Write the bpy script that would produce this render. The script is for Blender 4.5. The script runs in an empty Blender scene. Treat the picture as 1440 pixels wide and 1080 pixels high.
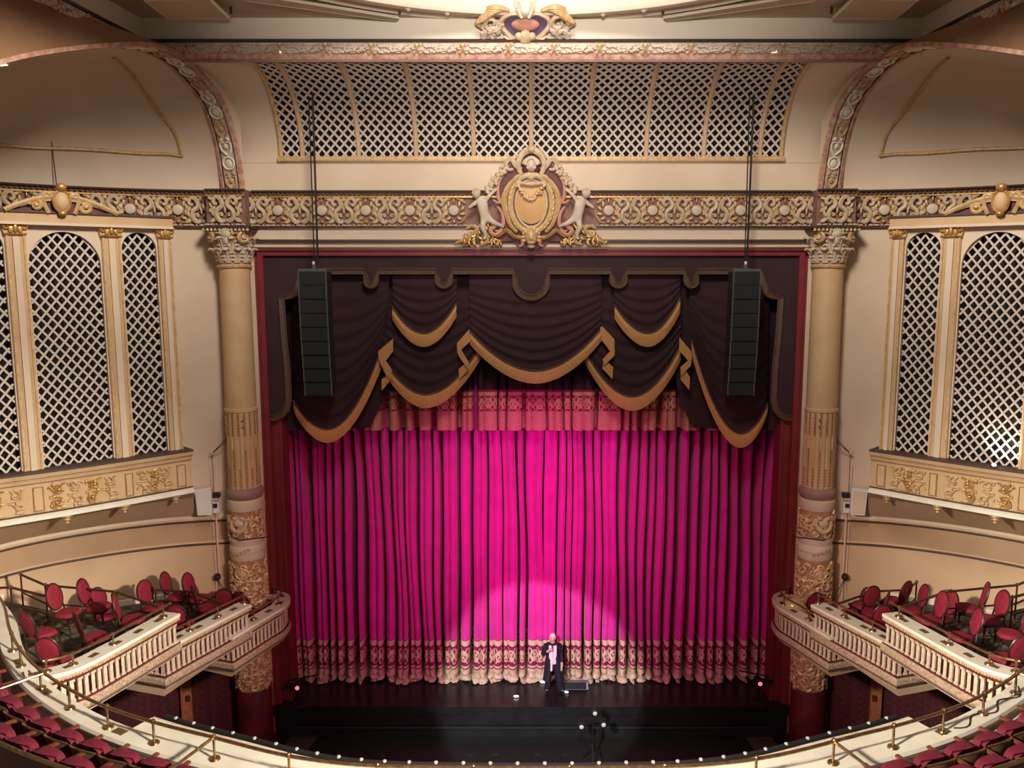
import bpy, bmesh, math, random
from mathutils import Vector, Matrix

random.seed(11)
sc = bpy.context.scene
COL = sc.collection
R = math.radians
PI = math.pi

def srgb(r, g, b):
    f = lambda c: (c/255/12.92) if c/255 <= .04045 else ((c/255+.055)/1.055)**2.4
    return (f(r), f(g), f(b), 1.0)

# ------------------------------------------------------------------ camera, light, exposure
FPX, CX, PITCH, CZ = 1180.0, 747.0, math.atan(160/1180.0), 12.0
cam = bpy.data.cameras.new('camera')
cam.sensor_width = 36.0
cam.lens = FPX/1440*36.0
cam.shift_x = -(CX-720)/1440
cam.clip_end = 200
camo = bpy.data.objects.new('camera', cam)
COL.objects.link(camo)
camo.location = (0, 0, CZ)
camo.rotation_euler = (PI/2-PITCH, 0, 0)
sc.camera = camo

sc.view_settings.view_transform = 'Standard'
sc.view_settings.look = 'None'
sc.view_settings.gamma = 1.0
sc.view_settings.use_curve_mapping = False
sc.view_settings.exposure = 0.0

world = bpy.data.worlds.new('house ambience')
world.use_nodes = True
world.node_tree.nodes['Background'].inputs[0].default_value = (1.0, .88, .81, 1)
world.node_tree.nodes['Background'].inputs[1].default_value = 0.15
sc.world = world

def area(name, loc, target, size, energy, color, shape='DISK'):
    l = bpy.data.lights.new(name, 'AREA'); l.shape = shape; l.size = size
    l.energy = energy; l.color = color
    o = bpy.data.objects.new(name, l); COL.objects.link(o); o.location = loc
    o.rotation_euler = (Vector(target)-Vector(loc)).to_track_quat('-Z', 'Y').to_euler()
    return o

def spot(name, loc, target, angle, blend, energy, color, radius=.1):
    l = bpy.data.lights.new(name, 'SPOT'); l.spot_size = R(angle); l.spot_blend = blend
    l.energy = energy; l.color = color; l.shadow_soft_size = radius
    o = bpy.data.objects.new(name, l); COL.objects.link(o); o.location = loc
    o.rotation_euler = (Vector(target)-Vector(loc)).to_track_quat('-Z', 'Y').to_euler()
    return o

# dome lamps, added unseen fills for the house, stage wash and follow spot
WARM = (1.0, .89, .785)
area('dome_light', (0, 9.0, 21.4), (0, 22.0, 15.2), 3.5, 215, WARM).data.spread = R(62)
area('dome_light_left', (0, 9.0, 21.4), (-12.0, 20.5, 13.2), 3.5, 320, WARM).data.spread = R(56)
area('dome_light_right', (0, 9.0, 21.4), (12.0, 20.5, 13.2), 3.5, 320, WARM).data.spread = R(56)
area('wall_fill_left', (8, 2, 14.0), (-10.8, 16.2, 4.2), 1.2, 300, WARM).data.spread = R(31)  # unseen fill added for the left wall and boxes, kept off the curtain
area('wall_fill_right', (-8, 2, 14.0), (10.8, 16.2, 4.2), 1.2, 300, WARM).data.spread = R(31)  # its mirrored unseen fill, added for the right wall and boxes
area('coping_fill', (0, 2, 16.0), (0, 10.3, 5.0), 1.2, 210, WARM).data.spread = R(36)  # unseen fill added to brighten the middle of the balcony coping
area('beam_fill', (0, 1, 14.6), (0, 19.8, 17.6), 1.2, 165, (1.0, .88, .82)).data.spread = R(44)  # unseen fill added to brighten the beam band and ceiling ring
MAG = (1.0, .025, .70)
spot('stage_boom_left', (-11.0, 5.0, 11.0), (1.0, 23.4, 4.2), 26, 1.0, 9600, (1.0, .025, .58), .12)
spot('stage_boom_right', (11.0, 5.0, 11.0), (-1.0, 23.4, 4.2), 26, 1.0, 9600, (1.0, .025, .58), .12)
spot('stage_wash_centre', (1.2, 1.0, 12.6), (0.2, 23.3, 5.6), 19, 1.0, 6500, MAG, .15)
spot('side_wash_left', (5, 4.0, 13.5), (-5.4, 23.0, 2.6), 34, .8, 2500, (1.0, .16, .24), .15)
spot('side_wash_right', (-5, 4.0, 13.5), (5.4, 23.0, 2.6), 34, .8, 2500, (1.0, .16, .24), .15)
spot('follow_spot', (-6.0, -3.0, 16.5), (0.35, 23.2, -.25), 11.4, .25, 31000, (.92, .96, 1.0), .05)

# ------------------------------------------------------------------ photo rays on real planes
_cp, _sp = math.cos(PITCH), math.sin(PITCH)
def ray(x, y):
    a = (x-CX)/FPX; b = (y-540)/FPX
    return a, _cp-b*_sp, -_sp-b*_cp
def PY(x, y, Y):
    r = ray(x, y); t = Y/r[1]; return Vector((r[0]*t, Y, CZ+r[2]*t))
def PZ(x, y, z):
    r = ray(x, y); t = (z-CZ)/r[2]; return Vector((r[0]*t, r[1]*t, z))
def proj(P):
    z = P[2]-CZ; d = P[1]*_cp-z*_sp; u = -(z*_cp+P[1]*_sp)
    return CX+FPX*P[0]/d, 540+FPX*u/d
def on_vertical(x, y, A, D):            # meets the vertical plane through A along D
    r = ray(x, y); det = r[0]*(-D[1])+D[0]*r[1]
    t = (A[0]*(-D[1])+D[0]*A[1])/det
    s = (r[0]*t-A[0])*D[0]+(r[1]*t-A[1])*D[1]
    return s, CZ+r[2]*t
def on_surface(fn, px, py, a0, a1, b0, b1):
    best = None
    for it in range(4):
        na = 24
        for i in range(na+1):
            for j in range(na+1):
                a = a0+(a1-a0)*i/na; b = b0+(b1-b0)*j/na
                q = proj(fn(a, b)); e = (q[0]-px)**2+(q[1]-py)**2
                if best is None or e < best[0]: best = (e, a, b)
        da, db = (a1-a0)/na*1.5, (b1-b0)/na*1.5
        a0, a1, b0, b1 = best[1]-da, best[1]+da, best[2]-db, best[2]+db
    return best[1], best[2]

# ------------------------------------------------------------------ materials
MATS = {}
def mat(name, col, rough=.6, metal=0.0, col2=None, nscale=3.0, bump=0.0, bscale=40.0, spec=.5, sheen=0.0, emit=None, estr=0.0):
    m = bpy.data.materials.new(name); m.use_nodes = True
    nt = m.node_tree; b = nt.nodes['Principled BSDF']
    b.inputs['Base Color'].default_value = col
    b.inputs['Roughness'].default_value = rough
    b.inputs['Metallic'].default_value = metal
    b.inputs['Specular IOR Level'].default_value = spec
    if sheen: b.inputs['Sheen Weight'].default_value = sheen
    tc = nt.nodes.new('ShaderNodeTexCoord')
    if col2 is not None:
        n = nt.nodes.new('ShaderNodeTexNoise'); n.inputs['Scale'].default_value = nscale; n.inputs['Detail'].default_value = 4
        r = nt.nodes.new('ShaderNodeValToRGB')
        r.color_ramp.elements[0].position = .35; r.color_ramp.elements[1].position = .65
        r.color_ramp.elements[0].color = col; r.color_ramp.elements[1].color = col2
        nt.links.new(tc.outputs['Object'], n.inputs['Vector'])
        nt.links.new(n.outputs['Fac'], r.inputs['Fac']); nt.links.new(r.outputs['Color'], b.inputs['Base Color'])
    if bump:
        n2 = nt.nodes.new('ShaderNodeTexNoise'); n2.inputs['Scale'].default_value = bscale
        bp = nt.nodes.new('ShaderNodeBump'); bp.inputs['Strength'].default_value = bump; bp.inputs['Distance'].default_value = .02
        nt.links.new(tc.outputs['Object'], n2.inputs['Vector'])
        nt.links.new(n2.outputs['Fac'], bp.inputs['Height']); nt.links.new(bp.outputs['Normal'], b.inputs['Normal'])
    if emit:
        b.inputs['Emission Color'].default_value = emit; b.inputs['Emission Strength'].default_value = estr
    MATS[name] = m
    return m

def band_mat(name, ground, gold, period, v0, v1, stripes):
    """woven scroll border: UV.x runs along the cloth (m), UV.y is the height (m)"""
    m = bpy.data.materials.new(name); m.use_nodes = True
    nt = m.node_tree; b = nt.nodes['Principled BSDF']; b.inputs['Roughness'].default_value = .75
    L = nt.links.new
    uv = nt.nodes.new('ShaderNodeUVMap'); sx = nt.nodes.new('ShaderNodeSeparateXYZ'); L(uv.outputs[0], sx.inputs[0])
    def M(op, a, b_=None, c=None):
        n = nt.nodes.new('ShaderNodeMath'); n.operation = op
        for i, v in enumerate((a, b_, c)):
            if v is None: continue
            if isinstance(v, (int, float)): n.inputs[i].default_value = v
            else: L(v, n.inputs[i])
        return n.outputs[0]
    U = sx.outputs[0]; V = sx.outputs[1]
    H = v1-v0
    ph = M('MULTIPLY', U, 2*PI/period)
    wav = M('MULTIPLY', M('SINE', ph), H*.28)
    vv = M('SUBTRACT', V, (v0+v1)/2)
    d1 = M('ABSOLUTE', M('SUBTRACT', vv, wav))
    line = M('LESS_THAN', d1, H*.085)
    fu = M('SUBTRACT', M('MODULO', M('ADD', U, 100*period), period/2), period/4)
    sgn = M('SIGN', M('SINE', ph))
    cy = M('ADD', vv, M('MULTIPLY', sgn, H*.10))
    rad = M('SQRT', M('ADD', M('MULTIPLY', fu, fu), M('MULTIPLY', cy, cy)))
    ring = M('LESS_THAN', M('ABSOLUTE', M('SUBTRACT', rad, H*.24)), H*.06)
    dot = M('LESS_THAN', rad, H*.10)
    leaf = M('LESS_THAN', M('ABSOLUTE', M('SUBTRACT', M('ABSOLUTE', fu), M('ABSOLUTE', M('MULTIPLY', vv, .55)))), H*.045)
    f = M('MAXIMUM', M('MAXIMUM', line, ring), M('MAXIMUM', dot, leaf))
    inb = M('MULTIPLY', M('GREATER_THAN', V, v0), M('LESS_THAN', V, v1))
    f = M('MULTIPLY', f, inb)
    for a, c in stripes:
        f = M('MAXIMUM', f, M('MULTIPLY', M('GREATER_THAN', V, a), M('LESS_THAN', V, c)))
    mx = nt.nodes.new('ShaderNodeMix'); mx.data_type = 'RGBA'
    L(f, mx.inputs[0]); mx.inputs[6].default_value = ground; mx.inputs[7].default_value = gold
    L(mx.outputs[2], b.inputs['Base Color'])
    return m

cream = mat('cream plaster', srgb(218, 198, 174), .75, col2=srgb(210, 189, 163), nscale=.7, bump=.06, bscale=25)
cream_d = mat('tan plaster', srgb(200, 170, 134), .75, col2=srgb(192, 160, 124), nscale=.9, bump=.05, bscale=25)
tan = mat('honey painted wood', srgb(200, 168, 126), .6, col2=srgb(190, 156, 113), nscale=2)
ribm = mat('mottled rose rib plaster', srgb(206, 172, 148), .65, col2=srgb(172, 118, 100), nscale=7, bump=.3, bscale=40)
rose = mat('rose tinted plaster', srgb(206, 150, 128), .7, col2=srgb(190, 132, 112), nscale=2)
ornament = mat('antique ivory relief', srgb(206, 186, 160), .6, col2=srgb(186, 160, 122), nscale=6, bump=.2, bscale=60)
stone_o = mat('ivory statuary plaster', srgb(208, 192, 172), .6, col2=srgb(190, 172, 150), nscale=5)
gold = mat('gilded relief', srgb(204, 164, 100), .38, .45, col2=srgb(172, 128, 72), nscale=8)
goldp = mat('gold paint relief', srgb(208, 178, 132), .5, .15, col2=srgb(190, 150, 100), nscale=9)
colshaft = mat('honey marbled column paint', srgb(212, 180, 138), .55, col2=srgb(204, 168, 124), nscale=2)
drumg = mat('terracotta drum ground', srgb(186, 138, 108), .6, col2=srgb(160, 114, 88), nscale=6)
pinkgold = mat('rose gilded column relief', srgb(232, 202, 158), .4, .2, col2=srgb(212, 168, 118), nscale=9, bump=.2, bscale=60)
maroon = mat('maroon paint', srgb(104, 44, 42), .6, col2=srgb(88, 34, 36), nscale=4)
darkline = mat('dark bronze moulding', srgb(70, 52, 44), .55)
framered = mat('oxblood proscenium paint', srgb(136, 46, 50), .5, col2=srgb(122, 40, 44), nscale=2)
lowred = mat('crimson dado paint', srgb(110, 28, 34), .5, col2=srgb(78, 18, 24), nscale=2)
lat = mat('white lattice paint', srgb(202, 188, 174), .55)
frgr = mat('brown madder frieze ground', srgb(142, 106, 92), .7, col2=srgb(118, 82, 74), nscale=4)
void = mat('dark chamber', srgb(30, 26, 22), .9)
portal = mat('dark plum velour', srgb(60, 36, 38), .85, col2=srgb(54, 31, 34), nscale=3)
swagm = mat('dark wine velour', srgb(56, 26, 34), .85, col2=srgb(48, 20, 28), nscale=3)
braid = mat('bronze braid', srgb(112, 84, 64), .6, col2=srgb(80, 58, 44), nscale=40, bump=.5, bscale=80)
fringe = mat('amber bullion fringe', srgb(214, 156, 96), .65, col2=srgb(196, 138, 80), nscale=30, bump=.4, bscale=60)
velvet = mat('magenta velvet', srgb(222, 40, 164), .8, col2=srgb(208, 32, 150), nscale=2, sheen=.2)
hemgold = mat('gold bullion hem', srgb(224, 206, 176), .75, col2=srgb(204, 182, 148), nscale=14, bump=.5, bscale=50)
chairred = mat('red chair velvet', srgb(138, 20, 46), .8, col2=srgb(118, 14, 36), nscale=8)
seatred = mat('burgundy seat velvet', srgb(118, 18, 44), .8, col2=srgb(98, 12, 34), nscale=8)
walnut = mat('dark walnut', srgb(58, 30, 22), .4, col2=srgb(46, 22, 16), nscale=10)
armwood = mat('reddish armrest wood', srgb(118, 62, 42), .35, col2=srgb(100, 50, 34), nscale=12)
shellwood = mat('brown seat shell', srgb(112, 84, 66), .35, col2=srgb(98, 70, 54), nscale=10)
brass = mat('aged brass', srgb(176, 146, 106), .28, .9, col2=srgb(140, 110, 76), nscale=12)
brassd = mat('dark bronze tube', srgb(92, 66, 48), .35, .7)
marble = mat('white marble coping', srgb(232, 226, 206), .4, col2=srgb(220, 212, 190), nscale=2)
parapet = mat('veined ivory balustrade', srgb(222, 204, 178), .5, col2=srgb(196, 172, 140), nscale=7)
cornice_m = mat('mottled cornice', srgb(200, 176, 146), .55, col2=srgb(150, 124, 98), nscale=22, bump=.4, bscale=60)
plate = mat('bronze plate', srgb(110, 84, 56), .45, .4)
carpet = mat('dark patterned carpet', srgb(46, 44, 34), .95, col2=srgb(104, 96, 78), nscale=6, bump=.3, bscale=120)
stagefl = mat('black stage floor', srgb(26, 25, 28), .28, col2=srgb(34, 33, 36), nscale=3, bump=.05, bscale=30)
pitblk = mat('black pit cover', srgb(24, 21, 20), .6, col2=srgb(30, 27, 25), nscale=2)
blackm = mat('black painted metal', srgb(26, 27, 26), .5)
spk = mat('charcoal loudspeaker', srgb(34, 39, 37), .6, col2=srgb(28, 32, 31), nscale=6)
spk3 = mat('worn grey rigging steel', srgb(82, 90, 86), .5)
spk2 = mat('charcoal grille cloth', srgb(30, 36, 34), .8, bump=.5, bscale=220)
whitep = mat('white painted casing', srgb(216, 212, 202), .5)
greyp = mat('grey plastic', srgb(120, 122, 124), .5)
conduit = mat('cream conduit', srgb(212, 184, 158), .5)
glow = mat('lit lamp glass', srgb(255, 250, 240), .4, emit=(1, .93, .8, 1), estr=6.0)
glowd = mat('dim strip lamp glass', srgb(250, 240, 235), .4, emit=(1, .92, .9, 1), estr=.9)
mauve = mat('greyed mauve moulding', srgb(158, 126, 118), .65, col2=srgb(144, 112, 106), nscale=3)
glowc = mat('lit blue white lens', srgb(220, 245, 255), .4, emit=(.75, .95, 1, 1), estr=2.5)
glowr = mat('lit red lens', srgb(255, 60, 60), .4, emit=(1, .12, .14, 1), estr=2.0)
skin = mat('skin', srgb(224, 178, 150), .5)
shirt = mat('white shirt cloth', srgb(240, 240, 240), .8)
coatm = mat('navy black coat cloth', srgb(24, 26, 38), .8)
hairm = mat('pale hair', srgb(226, 220, 208), .7)
ceil = mat('ceiling plaster', srgb(202, 180, 158), .8, col2=srgb(192, 168, 144), nscale=.6)
ceilw = mat('pale ceiling band', srgb(236, 228, 204), .7)
shadowwood = mat('orange brown door jamb', srgb(176, 104, 66), .5, col2=srgb(150, 84, 52), nscale=6)
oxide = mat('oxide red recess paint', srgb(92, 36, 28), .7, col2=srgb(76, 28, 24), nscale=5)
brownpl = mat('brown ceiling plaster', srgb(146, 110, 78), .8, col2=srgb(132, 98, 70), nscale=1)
umber = mat('umber plaster', srgb(182, 150, 116), .75, col2=srgb(170, 138, 105), nscale=1)
cordm = mat('black cable', srgb(30, 28, 28), .6)
wrapm = mat('clear yellowish wrap', srgb(206, 196, 120), .18, .2)
curtband = band_mat('woven scroll border', srgb(150, 24, 84), srgb(226, 204, 168), .62, .57, 1.05, [(1.12, 1.28), (.44, .5), (0, .38)])

def diamond_mat(name, c1, c2):
    m = bpy.data.materials.new(name); m.use_nodes = True
    nt = m.node_tree; b = nt.nodes['Principled BSDF']; b.inputs['Roughness'].default_value = .6
    tc = nt.nodes.new('ShaderNodeTexCoord'); mp = nt.nodes.new('ShaderNodeMapping'); mp.inputs['Rotation'].default_value = (R(45), 0, 0)
    ck = nt.nodes.new('ShaderNodeTexChecker'); ck.inputs['Scale'].default_value = 7
    ck.inputs[1].default_value = c1; ck.inputs[2].default_value = c2
    nt.links.new(tc.outputs['Object'], mp.inputs[0]); nt.links.new(mp.outputs[0], ck.inputs[0]); nt.links.new(ck.outputs[0], b.inputs['Base Color'])
    return m
dado = diamond_mat('diamond figured crimson wall', srgb(84, 26, 32), srgb(66, 18, 24))

# ------------------------------------------------------------------ mesh helpers
class MB:
    def __init__(s, T=None, mx=1, smooth=True):
        s.v = []; s.f = []; s.T = T; s.mx = mx; s.smooth = smooth; s.uv = None
    def P(s, u, v, w):
        if s.T: p = s.T(u, v, w)
        else: p = (u, v, w)
        s.v.append((p[0]*s.mx, p[1], p[2])); return len(s.v)-1
    def grid(s, fn, na, nb, closea=False):
        i0 = len(s.v)
        for i in range(na+1):
            for j in range(nb+1): s.P(*fn(i/na, j/nb))
        for i in range(na):
            for j in range(nb):
                a = i0+i*(nb+1)+j; s.f.append((a, a+1, a+nb+2, a+nb+1))
    def box(s, c, d, rz=0.0, ry=0.0, taper=1.0):
        cx, cy, cz = c; hx, hy, hz = d[0]/2, d[1]/2, d[2]/2
        m = Matrix.Rotation(rz, 3, 'Z') @ Matrix.Rotation(ry, 3, 'Y')
        ids = []
        for z in (-hz, hz):
            k = taper if z > 0 else 1.0
            for x, y in ((-hx, -hy), (hx, -hy), (hx, hy), (-hx, hy)):
                q = m @ Vector((x*k, y*k, z)); ids.append(s.P(cx+q.x, cy+q.y, cz+q.z))
        a = ids
        s.f += [(a[3], a[2], a[1], a[0]), (a[4], a[5], a[6], a[7]), (a[0], a[1], a[5], a[4]), (a[1], a[2], a[6], a[5]), (a[2], a[3], a[7], a[6]), (a[3], a[0], a[4], a[7])]
    def tube(s, pts, r, n=6, flat=1.0, cap=True):
        """sweep a round section along pts given in local (u,v,w); flat squashes along w"""
        pts = [Vector(p) for p in pts]; N = len(pts)
        rr = r if isinstance(r, (list, tuple)) else [r]*N
        i0 = len(s.v)
        t0 = (pts[1]-pts[0]).normalized()
        up = Vector((0, 0, 1)) if abs(t0.z) < .9 else Vector((1, 0, 0))
        nrm = (up-t0*up.dot(t0)).normalized()
        for i in range(N):
            a = pts[max(i-1, 0)]; b = pts[min(i+1, N-1)]
            t = (b-a)
            t = t.normalized() if t.length > 1e-9 else t0
            nrm = (nrm-t*nrm.dot(t))
            nrm = nrm.normalized() if nrm.length > 1e-6 else t.orthogonal().normalized()
            bn = t.cross(nrm)
            for k in range(n):
                an = 2*PI*k/n
                q = pts[i]+(nrm*math.cos(an)*flat+bn*math.sin(an))*rr[i]
                s.P(q.x, q.y, q.z)
        for i in range(N-1):
            for k in range(n):
                a = i0+i*n+k; b = i0+i*n+(k+1) % n
                s.f.append((a, b, b+n, a+n))
        if cap:
            s.f.append(tuple(i0+k for k in range(n))[::-1]); s.f.append(tuple(i0+(N-1)*n+k for k in range(n)))
    def blob(s, c, r, rot=0.0, nu=8, nv=5):
        """ellipsoid in local (u,v,w), rotated by rot in the u-v plane"""
        ca, sa = math.cos(rot), math.sin(rot); i0 = len(s.v)
        for j in range(1, nv):
            th = PI*j/nv
            for k in range(nu):
                a = 2*PI*k/nu
                x = r[0]*math.sin(th)*math.cos(a); y = r[1]*math.sin(th)*math.sin(a); z = r[2]*math.cos(th)
                s.P(c[0]+x*ca-y*sa, c[1]+x*sa+y*ca, c[2]+z)
        t = s.P(c[0], c[1], c[2]+r[2]); b = s.P(c[0], c[1], c[2]-r[2])
        for j in range(nv-2):
            for k in range(nu):
                a = i0+j*nu+k; q = i0+j*nu+(k+1) % nu
                s.f.append((a, q, q+nu, a+nu))
        for k in range(nu):
            s.f.append((t, i0+(k+1) % nu, i0+k)); e = i0+(nv-2)*nu
            s.f.append((b, e+k, e+(k+1) % nu))
    def lathe(s, prof, n=24, c=(0, 0), a0=0.0, a1=2*PI):
        """prof = [(radius, z)] about the vertical axis through c"""
        i0 = len(s.v); full = abs(a1-a0-2*PI) < 1e-6; m = n if full else n+1
        for r, z in prof:
            for k in range(m):
                a = a0+(a1-a0)*k/n; s.P(c[0]+r*math.cos(a), c[1]+r*math.sin(a), z)
        for i in range(len(prof)-1):
            for k in range(n):
                k2 = (k+1) % m
                s.f.append((i0+i*m+k, i0+i*m+k2, i0+(i+1)*m+k2, i0+(i+1)*m+k))
    def prism(s, poly, w0, w1):
        """polygon in (u,v) extruded from w0 to w1"""
        n = len(poly); a = [s.P(p[0], p[1], w0) for p in poly]; b = [s.P(p[0], p[1], w1) for p in poly]
        s.f.append(tuple(a[::-1])); s.f.append(tuple(b))
        for i in range(n): s.f.append((a[i], a[(i+1) % n], b[(i+1) % n], b[i]))
    def strip(s, A, B):
        """quads between two equal point lists"""
        ia = [s.P(*p) for p in A]; ib = [s.P(*p) for p in B]
        for i in range(len(A)-1): s.f.append((ia[i], ia[i+1], ib[i+1], ib[i]))
    def sweep(s, path, prof, cap=True, close=True):
        """path = [(pos, side)] with horizontal side vectors; prof = [(w, dz)] closed section"""
        i0 = len(s.v); m = len(prof)
        for p, sd in path:
            for w, dz in prof: s.P(p[0]+sd[0]*w, p[1]+sd[1]*w, p[2]+dz)
        mm = m if close else m-1
        for i in range(len(path)-1):
            for k in range(mm):
                k2 = (k+1) % m
                s.f.append((i0+i*m+k, i0+i*m+k2, i0+(i+1)*m+k2, i0+(i+1)*m+k))
        if cap and close:
            s.f.append(tuple(i0+k for k in range(m))[::-1]); e = i0+(len(path)-1)*m
            s.f.append(tuple(e+k for k in range(m)))
    def mesh(s, name):
        me = bpy.data.meshes.new(name); me.from_pydata(s.v, [], s.f); me.update()
        if s.smooth:
            me.polygons.foreach_set('use_smooth', [True]*len(me.polygons))
            try: me.set_sharp_from_angle(angle=R(38))
            except Exception: pass
        if s.uv:
            l = me.uv_layers.new(name='UVMap')
            for lp in me.loops: l.data[lp.index].uv = s.uv[lp.vertex_index]
        return me

WT = {}
def link(name, me, m, parent=None, local=False):
    o = bpy.data.objects.new(name, me); COL.objects.link(o)
    if me is not None and m is not None and not me.materials: me.materials.append(m)
    if parent is not None:
        o.parent = parent
        if not local: o.location = -WT.get(parent.name, Vector((0, 0, 0)))
    WT[o.name] = Vector((0, 0, 0))
    return o
def part(name, mb, m, parent=None, local=False, stuff=False):
    o = link(name, mb.mesh(name), m, parent, local)
    if stuff: o['kind'] = 'stuff'
    return o
def tag(o, label, cat, group=None):
    o['label'] = label; o['category'] = cat
    if group: o['group'] = group
    return o
def thing(name, label, cat, loc=(0, 0, 0), rz=0.0, group=None):
    o = bpy.data.objects.new(name, None); COL.objects.link(o); o.empty_display_size = .1
    o.location = loc; o.rotation_euler = (0, 0, rz); WT[o.name] = Vector(loc)
    return tag(o, label, cat, group)
def struct(name, mb, m, parent=None):
    o = part(name, mb, m, parent)
    if parent is None: o['kind'] = 'structure'
    return o
def sempty(name, loc=(0, 0, 0)):
    o = bpy.data.objects.new(name, None); COL.objects.link(o); o.location = loc; WT[o.name] = Vector(loc)
    o['kind'] = 'structure'; return o
def copy_tree(o, parent=None):
    c = o.copy(); COL.objects.link(c)
    if parent: c.parent = parent
    for ch in o.children: copy_tree(ch, c)
    return c

def bez(pts, n=8):
    """Catmull-Rom through pts"""
    P = [Vector(p) for p in pts]; out = []
    for i in range(len(P)-1):
        a = P[max(i-1, 0)]; b = P[i]; c = P[i+1]; d = P[min(i+2, len(P)-1)]
        for k in range(n):
            t = k/n
            out.append(.5*((2*b)+(c-a)*t+(2*a-5*b+4*c-d)*t*t+(3*b-a-3*c+d)*t**3))
    out.append(P[-1]); return out
def spiral(c, r0, r1, a0, a1, w=0.0, n=16):
    return [(c[0]+(r0+(r1-r0)*i/n)*math.cos(a0+(a1-a0)*i/n), c[1]+(r0+(r1-r0)*i/n)*math.sin(a0+(a1-a0)*i/n), w) for i in range(n+1)]
def taper(n, a, b, c=None):
    if c is None: return [a+(b-a)*i/(n-1) for i in range(n)]
    return [(a+(b-a)*2*i/(n-1)) if i < (n-1)/2 else (b+(c-b)*(2*i/(n-1)-1)) for i in range(n)]

# planar frame: u along U, v up, w out along W
def frame(O, U, W, V=(0, 0, 1)):
    O = Vector(O); U = Vector(U); W = Vector(W); V = Vector(V)
    return lambda u, v, w: O+U*u+V*v+W*w
def cyl_frame(c, r, a0, z0):
    return lambda u, v, w: (c[0]+(r+w)*math.cos(a0+u/r), c[1]+(r+w)*math.sin(a0+u/r), z0+v)

def lattice(m, inside, u0, u1, v0, v1, du, dv, wd, th, nseg=1):
    """two families of crossing laths clipped to a convex outline"""
    k = dv/du
    for fam in (1, -1):
        span = (u1-u0)+(v1-v0)/k
        n = int(span/du)+2
        for i in range(-1, n+1):
            c = (u0 + i*du) if fam == -1 else (u0-(v1-v0)/k + i*du)
            best = []
            N = 160
            for q in range(N+1):
                v = v0+(v1-v0)*q/N
                u = c+(v-v0)/k if fam == 1 else c-(v-v0)/k
                if inside(u, v): best.append(v)
            if len(best) < 3: continue
            va, vb = best[0], best[-1]
            L = math.hypot(1, k); nx, ny = -k/L*wd/2*fam, 1/L*wd/2
            w0 = 0 if fam == 1 else th
            pts = []
            for q in range(nseg+1):
                v = va+(vb-va)*q/nseg
                u = c+(v-v0)/k*fam
                pts.append((u, v))
            ids = []
            for u, v in pts:
                ids.append([m.P(u+nx, v+ny, w0), m.P(u-nx, v-ny, w0), m.P(u-nx, v-ny, w0+th), m.P(u+nx, v+ny, w0+th)])
            for q in range(nseg):
                a, b = ids[q], ids[q+1]
                for e in range(4): m.f.append((a[e], a[(e+1) % 4], b[(e+1) % 4], b[e]))

# ------------------------------------------------------------------ the room: stage wall
YP = 22.0
XO, XI = 7.17, 6.97
ZT = PY(747, 350, YP).z           # head of the opening
ZCB = PY(500, 222, YP).z          # foot of the cove lattice
FZ0, FZ1 = PY(600, 320, YP).z, PY(600, 269, YP).z
m = MB(smooth=False)
WT0 = ZCB-.03
for s in (-1, 1): m.box((s*(XO+8.2)/2, YP+.3, (WT0-1.4)/2), (8.2-XO, .6, WT0+1.4))
m.box((0, YP+.3, (ZT+WT0)/2), (2*XO, .6, WT0-ZT))
for s in (-1, 1): m.box((s*7.3, YP+.3, ZCB-.03), (1.8, .6, .06))
struct('wall_stage', m, cream)
m = MB(smooth=False)
for s in (-1, 1):
    m.box((s*(XI+XO)/2, YP+.27, (ZT-1.2)/2), (XO-XI, .5, ZT+1.2)); m.box((s*(6.70+XI)/2, YP+.5, (ZT-1.2)/2), (XI-6.70, .55, ZT+1.2)); m.box((s*6.74, YP+.21, (ZT-1.2)/2), (.07, .06, ZT+1.2))
    m.box((s*(XO-.03), YP-.01, (ZT-1.2)/2), (.05, .06, ZT+1.2))
m.box((0, YP+.27, ZT-.085), (2*XI, .5, .17)); m.box((0, YP-.01, ZT-.02), (2*XO, .06, .05))
struct('trim_1', m, framered)
m = MB(smooth=False)
m.box((0, YP-.03, PY(700, 340, YP).z), (2*7.2, .07, .07))
struct('trim_2', m, darkline)
m = MB(smooth=False)
m.box((0, YP-.04, PY(700, 346, YP).z), (2*7.2, .09, .06)); m.box((0, YP-.02, PY(700, 336, YP).z), (2*7.2, .05, .03))
struct('trim_3', m, cream)

# floors
m = MB(smooth=False); m.box((0, 12, -1.35), (40, 30, .3)); struct('floor', m, pitblk)
m = MB(smooth=False); m.box((0, 25.0, -.12), (2*8.0, 6.3, .24)); m.box((0, 21.97, -.7), (14.2, .12, 1.0)); struct('stage_floor', m, stagefl)
m = MB(smooth=False); m.box((0, 20.3, -1.0), (13.6, 3.2, .14)); m.box((0, 18.9, -1.05), (13.6, .4, .5)); struct('pit_cover', m, pitblk)
m = MB(smooth=False); m.box((0, 26.5, 6.5), (17, .2, 14)); struct('wall_backstage', m, blackm)

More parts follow.
